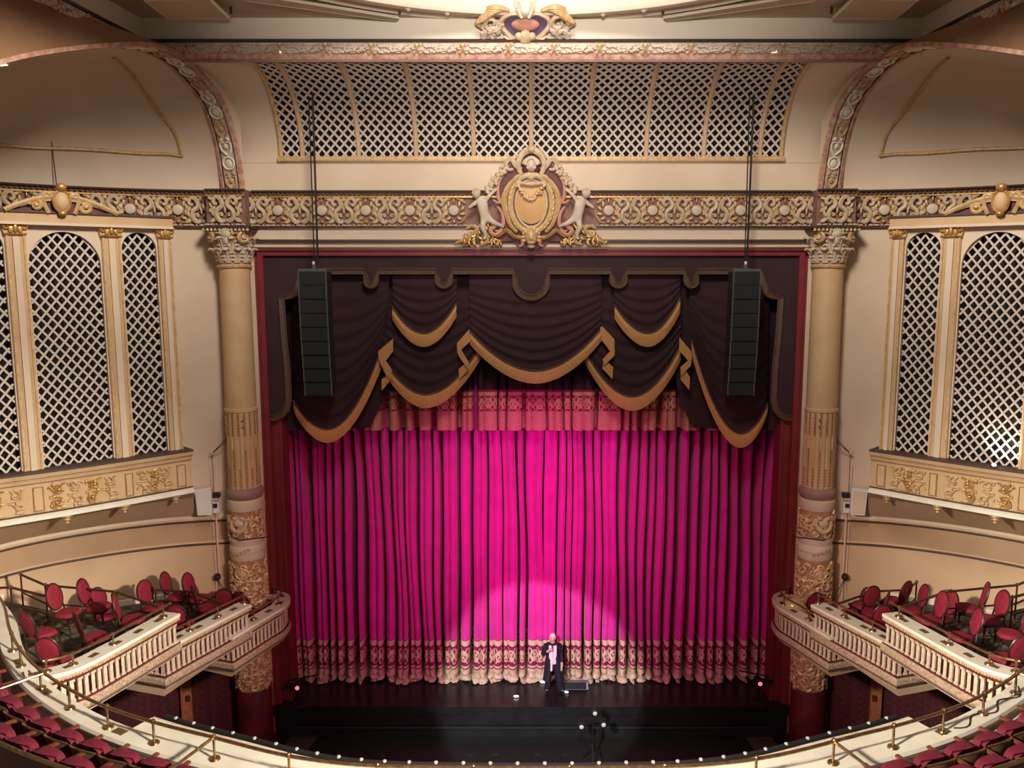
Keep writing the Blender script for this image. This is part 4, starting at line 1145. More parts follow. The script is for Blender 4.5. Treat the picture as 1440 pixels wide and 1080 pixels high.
# the projecting parapets in front of the screens
LZ1 = PY(272, 632, 20.7).z; LZ0 = PY(267, 693, 20.7).z
LPX = [(272, 632), (180, 646), (90, 659), (0, 671)]
LP = [PZ(x, y, LZ1) for x, y in LPX]
d_ = (LP[-1]-LP[-2]).normalized(); LP.append(LP[-1]+d_*1.5)
LPs = bez(LP, 6)
def ledge(mx, word):
    n_ = []
    for i in range(len(LPs)):
        t_ = (LPs[min(i+1, len(LPs)-1)]-LPs[max(i-1, 0)]).normalized(); v = Vector((-t_.y, t_.x, 0))
        if v.y > 0: v = -v
        n_.append(v)
    path = [(p, v) for p, v in zip(LPs, n_)]
    # return to the wall at the stage end
    bk = [(LPs[0]-n_[0]*1.1, n_[0])]
    t = thing('organ_ledge', f'curved ochre parapet with gilt scroll panels below the {word} organ screen', 'parapet', (mx*LPs[8].x, LPs[8].y, LZ0), group='organ ledges')
    Hh = LZ1-LZ0
    def sw(name, prof, mm, zoff=0.0, smooth=False):
        m = MB(mx=mx, smooth=smooth); m.sweep([((p.x, p.y, LZ1), v) for p, v in path], prof); return part(name, m, mm, t)
    sw('cap_shelf', [(-1.0, -.05), (.0, -.05), (.0, .0), (-1.0, .0)], darkline)
    sw('cap_moulding', [(-.3, -.05), (.0, -.05), (-.02, -.14), (-.08, -.17), (-.10, -.26), (-.16, -.30), (-.3, -.30)], tan)
    sw('face_board', [(-.32, -.28), (-.17, -.28), (-.17, -Hh+.1), (-.32, -Hh+.1)], tan)
    sw('foot_moulding', [(-.35, -Hh+.12), (-.15, -Hh+.12), (-.06, -Hh+.07), (-.06, -Hh), (-.35, -Hh)], marble)
    sw('foot_line', [(-.2, -Hh+.12), (-.13, -Hh+.12), (-.13, -Hh+.15), (-.2, -Hh+.15)], darkline)
    # end cheek and sloping soffit to the wall
    m = MB(mx=mx, smooth=False); e = LPs[0]; b0 = e-n_[0]*.17; b1 = e-n_[0]*1.3; tt = (LPs[1]-LPs[0]).normalized()
    A = [(b0.x, b0.y, LZ0+.02), (b0.x, b0.y, LZ1-.02)]; B = [(b1.x, b1.y, LZ0+.02), (b1.x, b1.y, LZ1-.02)]; m.strip(A, B)
    part('end_cheek', m, tan, t)
    m = MB(mx=mx, smooth=True)
    A = [(p.x-v.x*.1, p.y-v.y*.1, LZ0) for p, v in path]
    B = []
    for p, v in path:
        l = min(range(120), key=lambda i: (Vector(apse(LW*i/119, 0))-Vector((p.x-v.x*.5, p.y-v.y*.5, 0))).length)
        q = apse(LW*l/119, Z6+.16, .02); B.append(q)
    Mid = [((a[0]+b[0])/2, (a[1]+b[1])/2, a[2]*.7+b[2]*.3) for a, b in zip(A, B)]
    m.strip(A, Mid); m.strip(Mid, B); part('soffit', m, cream_d, t)
    # arc length lookup and the panels
    Ls = [0.0]
    for i in range(1, len(LPs)): Ls.append(Ls[-1]+(LPs[i]-LPs[i-1]).length)
    def at(L):
        i = 0
        while i < len(Ls)-2 and Ls[i+1] < L: i += 1
        f = (L-Ls[i])/(Ls[i+1]-Ls[i]); return LPs[i].lerp(LPs[i+1], f), n_[i].lerp(n_[min(i+1, len(n_)-1)], f).normalized()
    def Lpx(px):
        zm = LZ1-.6
        def pxof(L):
            p, v = at(L); p = p-v*.17; return proj((p.x, p.y, zm))[0]
        return min((Ls[-1]*i/500 for i in range(501)), key=lambda L: abs(pxof(L)-px))
    for x1, x0 in ((262, 247), (188, 175), (63, 45)):
        L0, L1 = Lpx(x1), Lpx(x0); Lc = (L0+L1)/2; hw = max(.09, abs(L1-L0)/2-.02); p, v = at(Lc); U_ = Vector((-v.y, v.x, 0))
        F = frame(p-v*.17+Vector((0, 0, -Hh/2-.09)), U_, v)
        m = MB(F, mx, smooth=False); hh = .29
        m.prism([(-hw, -hh), (hw, -hh), (hw, hh), (-hw, hh)], 0, .025); q = part('block_panel', m, cream_d, t)
        m = MB(F, mx, smooth=False)
        for a, b in (((-hw, -hh), (hw, -hh)), ((hw, -hh), (hw, hh)), ((hw, hh), (-hw, hh)), ((-hw, hh), (-hw, -hh))): m.tube([(a[0]*.86, a[1]*.93, .03), (b[0]*.86, b[1]*.93, .03)], .014, 4)
        part('panel_bead', m, gold, q)
    for x1, x0 in ((240, 195), (167, 68), (38, -50)):
        L0, L1 = Lpx(x1), (Lpx(x0) if x0 > 0 else Lpx(38)+1.6)
        n = max(3, round(abs(L1-L0)/.36))
        for k in range(n):
            Lc = L0+(L1-L0)*(k+.5)/n; p, v = at(Lc); U_ = Vector((-v.y, v.x, 0)); F = frame(p-v*.17+Vector((0, 0, -Hh/2-.09)), U_, v)
            m = MB(F, mx); rnd = random.Random(k)
            for row in (1, -1):
                s = row*(1 if k % 2 else -1)
                m.tube(spiral((.03*s, .15*row), .115, .025, PI/2*row, PI/2*row+s*PI*2.2, .03, 14), taper(15, .03, .022), 5)
                m.tube(bez([(-.17, .02*row, .02), (-.08*s, .05*row, .03), (.1*s, .27*row, .03), (.17, .27*row, .02)], 4), .02, 5)
                m.blob((.03*s, .15*row, .03), (.045, .045, .045), 0, 6, 4)
                for q in range(6): m.blob((rnd.uniform(-.16, .16), row*rnd.uniform(.0, .28), .02), (.06, .028, .035), rnd.uniform(0, 3), 6, 4)
            part('scroll_relief', m, gold if k % 2 else goldp, t)
    for px, py in ((250, 702), (178, 715), (95, 735)):
        L = Lpx(px); p, v = at(L); q = p-v*.42
        m = MB(mx=mx); z = LZ0-.02
        m.lathe([(.15, z+.06), (.17, z), (.13, z-.04), (.14, z-.08), (.08, z-.12), (.09, z-.16), (.04, z-.2), (.05, z-.24), (0, z-.29)], 14, (q.x, q.y)); part('pendant_boss', m, goldp, t)
ledge(1, 'left'); ledge(-1, 'right')

# ------------------------------------------------------------------ stepped opera boxes
BO = Vector((-6.5, 21.0, 0))
def bf(t, n=0.0): return BO+D*t+NV*n
INW = -NV
TOPZ = {1: (4.68, 4.92), 2: (3.90, 4.07), 3: (3.27, 3.38)}
FLZ = {1: 4.10, 2: 3.25, 3: 2.55}
TR = {1: (3.86, 8.3), 2: (1.42, 4.31), 3: (.06, 2.1)}
def miter(pts):
    out = []
    for i in range(len(pts)):
        ns = []
        for a, b in ((i-1, i), (i, i+1)):
            if a >= 0 and b < len(pts):
                d = (pts[b]-pts[a]); d.z = 0; d.normalize(); ns.append(Vector((-d.y, d.x, 0)))
        v = sum(ns, Vector((0, 0, 0))).normalized(); v = v/max(.6, v.dot(ns[0])); out.append(v)
    return out
def box_path(k):
    if k == 1:
        px = [(248, 862), (205, 886), (167, 907), (135, 924), (110, 936), (86, 944), (63, 949), (36, 953)]
        pts = [PZ(x, y, 4.68+.24*i/7) for i, (x, y) in enumerate(px)]
    elif k == 2:
        pts = [bf(TR[2][0]+(TR[2][1]-TR[2][0])*i/6) for i in range(7)]
        for i, p in enumerate(pts): p.z = TOPZ[2][0]+(TOPZ[2][1]-TOPZ[2][0])*i/6
        e = bf(TR[2][1], 1.3); e.z = TOPZ[2][1]; pts.append(e)
    else:
        c = [Vector((-7.0, 22.0, 0)), Vector((-6.72, 21.82, 0)), Vector((-6.55, 21.5, 0))]+[bf(TR[3][0]+(TR[3][1]-TR[3][0])*i/5) for i in range(6)]
        c = [Vector(q) for q in bez(c, 2)]
        pts = c
        for i, p in enumerate(pts): p.z = TOPZ[3][0]+(TOPZ[3][1]-TOPZ[3][0])*i/(len(pts)-1)
        e = bf(TR[3][1], 1.3); e.z = TOPZ[3][1]; pts.append(e)
    v = miter(pts)
    if v[2].dot(INW) < 0: v = [-a for a in v]
    return list(zip(pts, v))
def resample(path, step, skip=.12):
    out = []; acc = skip
    for i in range(len(path)-1):
        a, b = path[i][0], path[i+1][0]; L = (b-a).length
        while acc < L:
            d = (b-a)/L; nn = Vector((-d.y, d.x, 0)).normalized()
            if nn.dot(path[i][1]) < 0: nn = -nn
            out.append((a+d*acc, nn, d)); acc += step
        acc -= L
    return out
bm_ = MB(smooth=False)
bm_.box((0, -.045, -.43), (.080, .09, .42)); nc = len(bm_.f)
for z0, z1, w0, w1, y in ((-.645, -.60, .052, .052, .022), (-.60, -.27, .040, .043, .012), (-.27, -.222, .054, .056, .035)):
    bm_.box((0, y-.02, (z0+z1)/2), (w0*2, .035, z1-z0))
bm_.box((0, .004, -.43), (.03, .014, .26))
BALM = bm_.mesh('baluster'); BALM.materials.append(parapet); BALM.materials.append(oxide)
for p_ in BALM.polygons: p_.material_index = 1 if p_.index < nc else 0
tabm = None
NAMES = {1: 'nearest and highest', 2: 'middle', 3: 'lowest, next to the stage'}
def opera_box(mx, word, k):
    path = box_path(k); c = path[len(path)//2][0]
    t = thing('box_parapet', f'ivory balustraded opera box front on the {word}, {NAMES[k]} of three', 'balustrade', (mx*c.x, c.y, FLZ[k]), group=f'stepped box fronts on the {word}')
    def sw(name, prof, mm, smooth=False):
        m = MB(mx=mx, smooth=smooth); m.sweep([(p, v) for p, v in path], prof); return part(name, m, mm, t)
    sw('coping', [(-.30, -.10), (.07, -.10), (.10, -.06), (.09, 0), (-.30, 0)], marble)
    sw('upper_moulding', [(-.08, -.10), (.08, -.10), (.08, -.13), (.05, -.165), (-.08, -.165)], cornice_m)
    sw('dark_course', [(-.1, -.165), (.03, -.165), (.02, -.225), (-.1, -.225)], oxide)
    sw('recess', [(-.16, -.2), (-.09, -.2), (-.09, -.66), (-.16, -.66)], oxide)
    sw('lower_cornice', [(-.12, -.66), (.05, -.66), (.07, -.69), (.09, -.72), (.10, -.80), (.06, -.86), (-.12, -.86)], cornice_m)
    sw('lower_line', [(-.12, -.64), (.06, -.64), (.06, -.67), (-.12, -.67)], maroon)
    sw('foot_line', [(-.12, -.86), (.045, -.86), (.05, -.89), (-.12, -.89)], maroon)
    sw('foot_moulding', [(-.3, -.89), (.03, -.89), (.0, -.95), (-.3, -.95)], parapet)
    m = MB(mx=mx)
    for p, v, d in resample(path, .062, .03): m.blob((p.x+v.x*.085, p.y+v.y*.085, p.z-.125), (.02, .02, .028), 0, 5, 3)
    part('bead_course', m, goldp, t, stuff=True)
    for p, v, d in resample(path, .158, .1):
        o = bpy.data.objects.new('baluster', BALM); COL.objects.link(o); o.parent = t
        pos = Vector((p.x*mx, p.y, p.z)); w = Vector((v.x*mx, v.y, 0)).normalized(); u = Vector((w.y, -w.x, 0))
        M = Matrix(((u.x, w.x, 0, pos.x), (u.y, w.y, 0, pos.y), (u.z, w.z, 1, pos.z), (0, 0, 0, 1)))
        o.matrix_local = Matrix.Translation(-WT[t.name]) @ M
    # brass programme plates on the coping
    rs = resample(path, .62, .45)
    for p, v, d in rs:
        ang = math.atan2(d.y, d.x)
        m = MB(mx=mx, smooth=False); m.box((p.x-v.x*.10, p.y-v.y*.10, p.z+.004), (.2, .11, .012), ang); part('coping_plate', m, plate, t)
    return t, path
def floor_slab(mx, k, name, parent_kind):
    t0, t1 = TR[k]
    if k == 3: t0 = -.7
    if k == 1: t1 = 7.6
    N = 14; A = []; B = []
    for i in range(N+1):
        tt = t0+(t1-t0)*i/N; w0, w1 = {1: (3.45, 7.6), 2: (.35, 4.3), 3: (-.7, 1.7)}[k]; s = w0+(w1-w0)*i/N+.43
        a = bf(tt, .06)
        if k == 3 and tt < .06: a = bf(tt, .06+.5*min(1, (.06-tt)/.7))
        n = 0
        for q in range(len(SN)-1):
            if SN[q][0] <= max(s, -.04) <= SN[q+1][0]:
                f = (max(s, -.04)-SN[q][0])/(SN[q+1][0]-SN[q][0]); n = SN[q][1]+(SN[q+1][1]-SN[q][1])*f
        A.append(a); B.append(P0+D*s+NV*n)
    m = MB(mx=mx, smooth=False); z = FLZ[k]; m.strip([(p.x, p.y, z) for p in A], [(p.x, p.y, z) for p in B])
    o = struct('box_floor', m, carpet)
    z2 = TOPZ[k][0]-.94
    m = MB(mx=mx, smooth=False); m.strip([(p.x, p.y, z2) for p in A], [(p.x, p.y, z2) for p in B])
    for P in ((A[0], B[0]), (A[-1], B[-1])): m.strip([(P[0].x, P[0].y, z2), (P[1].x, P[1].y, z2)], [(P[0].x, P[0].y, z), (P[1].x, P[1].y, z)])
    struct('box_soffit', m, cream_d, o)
    m = MB(mx=mx, smooth=False); pth = [(Vector((p.x, p.y, z)), INW) for p in B]; m.sweep(pth, [(-.02, 0), (.05, 0), (.05, .14), (-.02, .16)]); struct('box_baseboard', m, marble, o)
    # slatted undercroft grille at the back of the soffit
    return o
def tube_obj(name, pts, r, mm, parent, mx=1, n=8):
    m = MB(mx=mx); m.tube(pts, r, n); return part(name, m, mm, parent)
def rail_post(P, z0, z1, parent, mx=1, mm=None):
    m = MB(mx=mx); m.lathe([(0, z0+.03), (.075, z0+.025), (.085, z0), (.02, z0+.035), (.02, z1), (0, z1)], 10, (P.x, P.y)); q = part('post', m, mm or brass, parent)
    m = MB(mx=mx); m.blob((P.x, P.y, z1+.01), (.04, .04, .045), 0, 8, 5); part('post_knob', m, brass, q)
PATHS = {}
for mx, word in ((1, 'left'), (-1, 'right')):
    for k in (1, 2, 3):
        t, path = opera_box(mx, word, k); PATHS[k] = path
        floor_slab(mx, k, word, None)
        # brass rail above the coping
        p = [q-v*.12+Vector((0, 0, .21)) for q, v in path]
        if k > 1: p = p[:-1]
        rt = thing('box_rail', f'brass rail on the {NAMES[k]} box front at the {word}', 'rail', (mx*p[0].x, p[0].y, p[0].z-.2), group=f'box rails on the {word}')
        if k == 1: p = p[:-1]
        pts = bez(p, 3) if k != 2 else p
        tube_obj('rail_bar', pts, .024, brass, rt, mx)
        Ls = len(pts)
        for f in (0.04, .36, .68, .97):
            q = pts[min(int(f*(Ls-1)+.5), Ls-1)]; rail_post(q, q.z-.21, q.z-.01, rt, mx)
    # guard rails on the steps between boxes
    for i, (s0, up, nm) in enumerate(((4.25, 4.10, 'upper'), (1.98, 3.25, 'lower'))):
        nmax = 3.5 if i == 0 else 1.9
        pts = [P0+D*s0+NV*(-.75), P0+D*s0+NV*(.35), P0+D*(s0+.25)+NV*(nmax*.6), P0+D*(s0-.1)+NV*(nmax*.92)]
        hz = [.62, .82, .86, .86]
        rt = thing('step_rail', f'bronze guard rail at the {nm} box step on the {word}', 'rail', (mx*pts[0].x, pts[0].y, up), group='guard rails at the box steps')
        tube_obj('rail_bar', [Vector((p.x, p.y, up+h)) for p, h in zip(pts, hz)], .028, brassd, rt, mx)
        tube_obj('lower_bar', [Vector((p.x, p.y, up+.42)) for p in pts[1:]], .022, brassd, rt, mx)
        for p, h in list(zip(pts, hz))[1:]: rail_post(p, up, up+h, rt, mx, brassd)
    pts = [PZ(-30, 828, 4.95), PZ(15, 826, 4.95), PZ(70, 840, 4.9)]
    rt = thing('step_rail', f'bronze guard rail behind the nearest box chairs on the {word}', 'rail', (mx*pts[1].x, pts[1].y, 4.1), group='guard rails at the box steps')
    tube_obj('rail_bar', pts, .03, brassd, rt, mx); tube_obj('lower_bar', [p-Vector((0, 0, .4)) for p in pts], .024, brassd, rt, mx)
    for p in pts[1:3]: rail_post(p, 4.1, p.z, rt, mx, brassd)

# ------------------------------------------------------------------ oval-backed box chairs
def make_chair():
    t = thing('box_chair', 'x', 'chair')
    m = MB(); 
    def cush(a, b):
        an = 2*PI*b; r = min(1, a*1.0); k = .5
        x = .25*r*math.copysign(abs(math.cos(an))**.7, math.cos(an)); y = .25*r*math.copysign(abs(math.sin(an))**.7, math.sin(an))
        return (x*(1+.08*(y/.25)), y, .44+.075*math.sqrt(max(0, 1-r**6)))
    m.grid(cush, 6, 20); part('seat', m, chairred, t, True)
    m = MB(smooth=False)
    for a, b in (((-.25, -.22), (.25, -.22)), ((.25, -.22), (.25, .22)), ((.25, .22), (-.25, .22)), ((-.25, .22), (-.25, -.22))): m.box(((a[0]+b[0])/2, (a[1]+b[1])/2, .41), (abs(a[0]-b[0])+.03, abs(a[1]-b[1])+.03, .06))
    part('seat_rail', m, walnut, t, True)
    tilt = lambda z: -.24-(z-.5)*.22
    m = MB()
    for sg in (1, -1):
        m.grid(lambda a, b: (.215*a*math.cos(2*PI*b), tilt(.80+.275*a*math.sin(2*PI*b))+sg*(.015+.03*math.sqrt(max(0, 1-a*a))), .80+.275*a*math.sin(2*PI*b)), 4, 20)
    part('backrest', m, chairred, t, True)
    m = MB(); m.tube([(.225*math.cos(2*PI*i/24), tilt(.80+.285*math.sin(2*PI*i/24)), .80+.285*math.sin(2*PI*i/24)) for i in range(25)], .022, 6, cap=False)
    for s in (-1, 1): m.tube([(s*.17, tilt(.62), .64), (s*.2, -.225, .42)], .02, 6)
    part('back_frame', m, walnut, t, True)
    for sx in (-1, 1):
        for sy in (-1, 1):
            m = MB(); m.tube([(sx*.22, sy*.2, .40), (sx*.225, sy*.21, .2), (sx*.235, sy*.235, 0)], [.026, .02, .014], 6); part('leg', m, walnut, t, True)
    m = MB()
    for s in (-1, 1): m.tube([(s*.225, -.2, .18), (s*.225, .2, .18)], .011, 5)
    m.tube([(-.225, 0, .18), (.225, 0, .18)], .011, 5); part('stretcher', m, walnut, t, True)
    return t
CH = make_chair(); CHused = [False]
def put_chair(P, ang, label, group):
    if CHused[0]: o = copy_tree(CH)
    else: o = CH; CHused[0] = True
    o.location = P; o.rotation_euler = (0, 0, ang); tag(o, label, 'chair', group); return o
# (seat px, back px, box, label)
LC = [((95, 861), (84, 840), 1, 'red oval-back chair turned to the stage, nearest the rail at the far left'),
      ((138, 852), (121, 832), 1, 'red oval-back chair against the left wall, second along the rail'),
      ((150, 865), (143, 845), 2, 'low red chair half hidden behind the second wall chair at left'),
      ((60, 890), (40, 876), 1, 'red chair seen side on beside the left parapet end'),
      ((135, 895), (115, 878), 1, 'red chair in the middle of the nearest left box behind its brass rail'),
      ((82, 928), (68, 915), 1, 'shaded red chair low behind the curved brass rail at left'),
      ((187, 870), (172, 851), 1, 'red chair closest to the front corner of the upper left box'),
      ((217, 853), (207, 833), 2, 'red chair by the step rail in the middle left box, front one'),
      ((250, 838), (235, 820), 2, 'red chair by the wall rail in the middle left box'),
      ((268, 850), (262, 833), 3, 'red chair partly hidden behind others in the middle left box'),
      ((293, 853), (282, 837), 2, 'red chair in front of the tall-backed one in the left box'),
      ((296, 832), (286, 814), 2, 'tall-backed red chair standing closest to the wall conduit at left'),
      ((257, 877), (250, 864), 2, 'red chair low behind the middle left box coping'),
      ((322, 850), (318, 840), 3, 'small red chair back half hidden before the left column'),
      ((360, 852), (345, 843), 3, 'red chair beside the left column foot in the lowest box')]
RC = [((1303, 871), (1321, 850), 1, 'red oval-back chair nearest the upper right box corner'),
      ((1322, 868), (1331, 848), 2, 'red chair tucked behind the corner chair of the upper right box'),
      ((1350, 895), (1367, 874), 1, 'red chair in the middle of the upper right box behind its brass rail'),
      ((1362, 854), (1381, 836), 1, 'red oval-back chair against the right wall, left one of the pair'),
      ((1389, 870), (1402, 849), 1, 'red oval-back chair against the right wall, right one of the pair'),
      ((1420, 891), (1437, 871), 1, 'red chair cut by the right picture edge'),
      ((1415, 926), (1432, 912), 1, 'shaded red chair low behind the curved brass rail at right'),
      ((1280, 856), (1293, 838), 2, 'red chair leaning on the step rail in the middle right box'),
      ((1257, 844), (1271, 831), 2, 'red chair seen edge on by the right wall rail'),
      ((1226, 862), (1242, 846), 2, 'red chair in the middle right box, second from the column'),
      ((1214, 850), (1229, 841), 2, 'small red chair behind the second in the middle right box'),
      ((1228, 877), (1243, 868), 2, 'red chair low behind the middle right box coping'),
      ((1203, 860), (1215, 842), 3, 'dark-framed red chair by the rail post in the lowest right box'),
      ((1136, 857), (1150, 850), 3, 'red chair partly hidden beside the right column foot')]
def inside_box(P, k):
    s = (P-P0).dot(D); n = (P-P0).dot(NV); return s-.43, n
for lst, mx, word in ((LC, 1, 'left'), (RC, -1, 'right')):
    for (sx_, sy_), (bx_, by_), k, lab in lst:
        if mx < 0: sx_, bx_ = 1494-sx_, 1494-bx_
        P = PZ(sx_, sy_, FLZ[k]+.47); Q = PZ(bx_, by_, FLZ[k]+.80)
        d = P-Q; ang = math.atan2(-d.x*mx, d.y)      # chair front is local +Y
        t_, n_ = inside_box(P, k)
        lo, hi = TR[k]; lo += (.3 if k > 1 else .2)-{1: .2, 2: .75, 3: 0}[k]*min(1, max(0, (n_+.6)/1.2)); hi -= .35
        if k == 1: hi = 7.3
        if k == 3: lo = -.1
        t2 = min(max(t_, lo), hi)
        nm = 0
        for q in range(len(SN)-1):
            if SN[q][0] <= t2+.43 <= SN[q+1][0]: nm = SN[q][1]
        n2 = min(max(n_, -.95), nm-.42)
        P2 = P0+D*(t2+.43)+NV*n2
        put_chair((mx*P2.x, P2.y, FLZ[k]), ang, lab, f'red chairs in the {word} boxes')

# ------------------------------------------------------------------ balcony front
ZK = 4.9
cl = [(-30, 826), (4, 866), (15, 907), (30, 937), (57, 967), (100, 997), (150, 1022), (217, 1045), (300, 1067)]
pl = [PZ(x, y, ZK) for x, y in cl]+[(lambda q: Vector((q.x, q.y, ZK)))(PZ(x, y, ZK+.34)) for x, y in ((400, 1062), (503, 1075.5), (620, 1079))]
half_ = pl+[Vector((0, PZ(747, 1080, ZK+.34).y, ZK))]
full = half_+[Vector((-p.x, p.y, p.z)) for p in half_[-2::-1]]
ARC = bez(full, 6)
AN = []
for i in range(len(ARC)):
    t_ = (ARC[min(i+1, len(ARC)-1)]-ARC[max(i-1, 0)]).normalized(); v = Vector((t_.y, -t_.x, 0))
    AN.append(v if v.y < 0 or abs(v.y) < .3 and v.x*ARC[i].x > 0 else (v if v.y < 0 else -v))     # towards the house
AL = [0.0]
for i in range(1, len(ARC)): AL.append(AL[-1]+(ARC[i]-ARC[i-1]).length)
def arc_at(L, off=0.0):
    i = 0
    while i < len(AL)-2 and AL[i+1] < L: i += 1
    f = (L-AL[i])/(AL[i+1]-AL[i]); p = ARC[i].lerp(ARC[i+1], f); v = AN[i].lerp(AN[i+1], f).normalized(); return p+v*off, v
def arc_px(px, z):
    return min((AL[-1]*i/900 for i in range(901)), key=lambda L: abs(proj((arc_at(L)[0].x, arc_at(L)[0].y, z))[0]-px))
apath = list(zip(ARC, AN))
def asweep(name, prof, mm, parent=None, sub=None, smooth=False):
    m = MB(smooth=smooth); m.sweep(sub or apath, prof); return struct(name, m, mm, parent)
wb = asweep('wall_balcony', [(-.14, -.1), (.14, -.1), (.14, -.75), (-.14, -1.2)], marble)
asweep('coping', [(-.17, -.12), (.17, -.12), (.19, -.05), (.165, 0), (-.165, 0), (-.19, -.05)], marble, wb)
asweep('inner_moulding', [(.13, -.12), (.165, -.12), (.155, -.2), (.13, -.24)], parapet, wb)
lo_, hi_ = arc_px(160, ZK), arc_px(1334, ZK)
sub = [(p, v) for p, v, L in zip(ARC, AN, AL) if lo_ <= L <= hi_]
asweep('shelf', [(-.55, -.10), (-.15, -.10), (-.15, -.035), (-.55, -.035)], marble, wb, sub)
asweep('shelf_fascia', [(-.60, -.9), (-.54, -.9), (-.54, -.04), (-.60, -.04)], parapet, wb, sub)
m = MB(smooth=False)
A = [(p.x+v.x*.14, p.y+v.y*.14, 4.28) for p, v in apath]; B = [(p.x+v.x*6, p.y+v.y*6, 4.28) for p, v in apath]
m.strip(A, B); struct('floor_balcony', m, mat('salmon aisle carpet', srgb(196, 140, 112), .9, col2=srgb(176, 122, 96), nscale=8))
# cable looped along the coping at the right
tl = thing('coping_cable', 'thin dark cable lying along the right hand balcony coping', 'cable', tuple(arc_at(arc_px(1400, ZK))[0]))
m = MB(); L0, L1 = arc_px(1340, ZK), arc_px(1436, ZK)
m.tube([arc_at(L0+(L1-L0)*i/24, .02+.08*math.sin(i*.7))[0]+Vector((0, 0, .012)) for i in range(25)], .011, 5); part('cord', m, cordm, tl)
tl = thing('coping_cable_bundle', 'bundle of pale cables hanging over the inner side of the right coping', 'cable', tuple(arc_at(arc_px(1400, ZK))[0]))
for q in range(3):
    m = MB(); m.tube([arc_at(L0+(L1-L0)*i/16, .25)[0]+Vector((0, 0, -.12-.05*q-.08*math.sin(PI*i/16)*(q+1)*.5)) for i in range(17)], .016, 5); part('cord', m, whitep, tl)
# brass rail along the balcony front
RT = thing('balcony_rail', 'long curved brass rail on short posts along the white balcony coping', 'rail', (0, ARC[len(ARC)//2].y, ZK))
RH = .34
L0, L1 = arc_px(-10, ZK+RH), arc_px(1500, ZK+RH)
tube_obj('rail_bar', [arc_at(L0+(L1-L0)*i/120)[0]+Vector((0, 0, RH)) for i in range(121)], .027, brass, RT)
PPX = [18, 30, 58, 98, 152, 217, 302]
Lp = [arc_px(x, ZK) for x in PPX]; Lr = [arc_px(x, ZK) for x in (1476, 1464, 1427, 1382, 1325, 1255, 1170)]
mid = [Lp[-1]+(Lr[-1]-Lp[-1])*i/7 for i in range(1, 7)]
for L in Lp+Lr+mid:
    p, v = arc_at(L); rail_post(p, ZK, ZK+RH, RT)
for x, wd in ((62, 'far left'), (300, 'lower left'), (1173, 'lower right'), (1432, 'far right')):
    L = arc_px(x, ZK+RH); p, v = arc_at(L); a = p+Vector((0, 0, RH)); b = p+v*1.15+Vector((0, 0, RH-.02))
    t = thing('aisle_rail', f'short brass rail running back from the balcony rail at the {wd}', 'rail', tuple(a), group='aisle rails')
    tube_obj('rail_bar', [a, b, b+Vector((0, 0, -.9))], .025, brass, t)
for i, (x, wd) in enumerate(((18, 'leftmost'), (30, 'second from left'), (57, 'third from left'), (160, 'fourth from left'), (1318, 'fourth from right'), (1445, 'rightmost'))):
    p, v = arc_at(arc_px(x+8, ZK)); m = MB(smooth=False); m.box((p.x, p.y, ZK+.006), (.22, .13, .014), math.atan2(v.y, v.x)+PI/2)
    tag(part('coping_plate', m, plate), f'small bronze plate let into the balcony coping, {wd}', 'plate', 'plates on the balcony coping')
# dark lighting bar with white lamp heads outside the shelf
LBT = thing('lighting_bar', 'dark curved lighting bar hung outside the white balcony shelf', 'lighting bar', (0, ARC[len(ARC)//2].y+.74, 4.6))
La, Lb = arc_px(176, ZK), arc_px(1318, ZK)
tube_obj('bar_tube', [arc_at(La+(Lb-La)*i/70, -.74)[0]+Vector((0, 0, -.10)) for i in range(71)], .05, blackm, LBT)
tube_obj('lower_tube', [arc_at(La+(Lb-La)*i/70, -.76)[0]+Vector((0, 0, -.26)) for i in range(71)], .04, blackm, LBT)
nl = 32
for i in range(nl):
    p, v = arc_at(La+.25+(Lb-La-.5)*i/(nl-1), -.74)
    if i == 0:
        m = MB(); m.lathe([(0, .06), (.026, .055), (.036, .02), (.028, .0), (.0, -.02)], 10); LMP = m.mesh('lamp_head'); LMP.materials.append(mat('pale grey lamp shell', srgb(186, 184, 180), .5))
    o = bpy.data.objects.new('lamp_head', LMP); COL.objects.link(o); o.parent = LBT; o.location = Vector((p.x, p.y, ZK-.095))-WT[LBT.name]

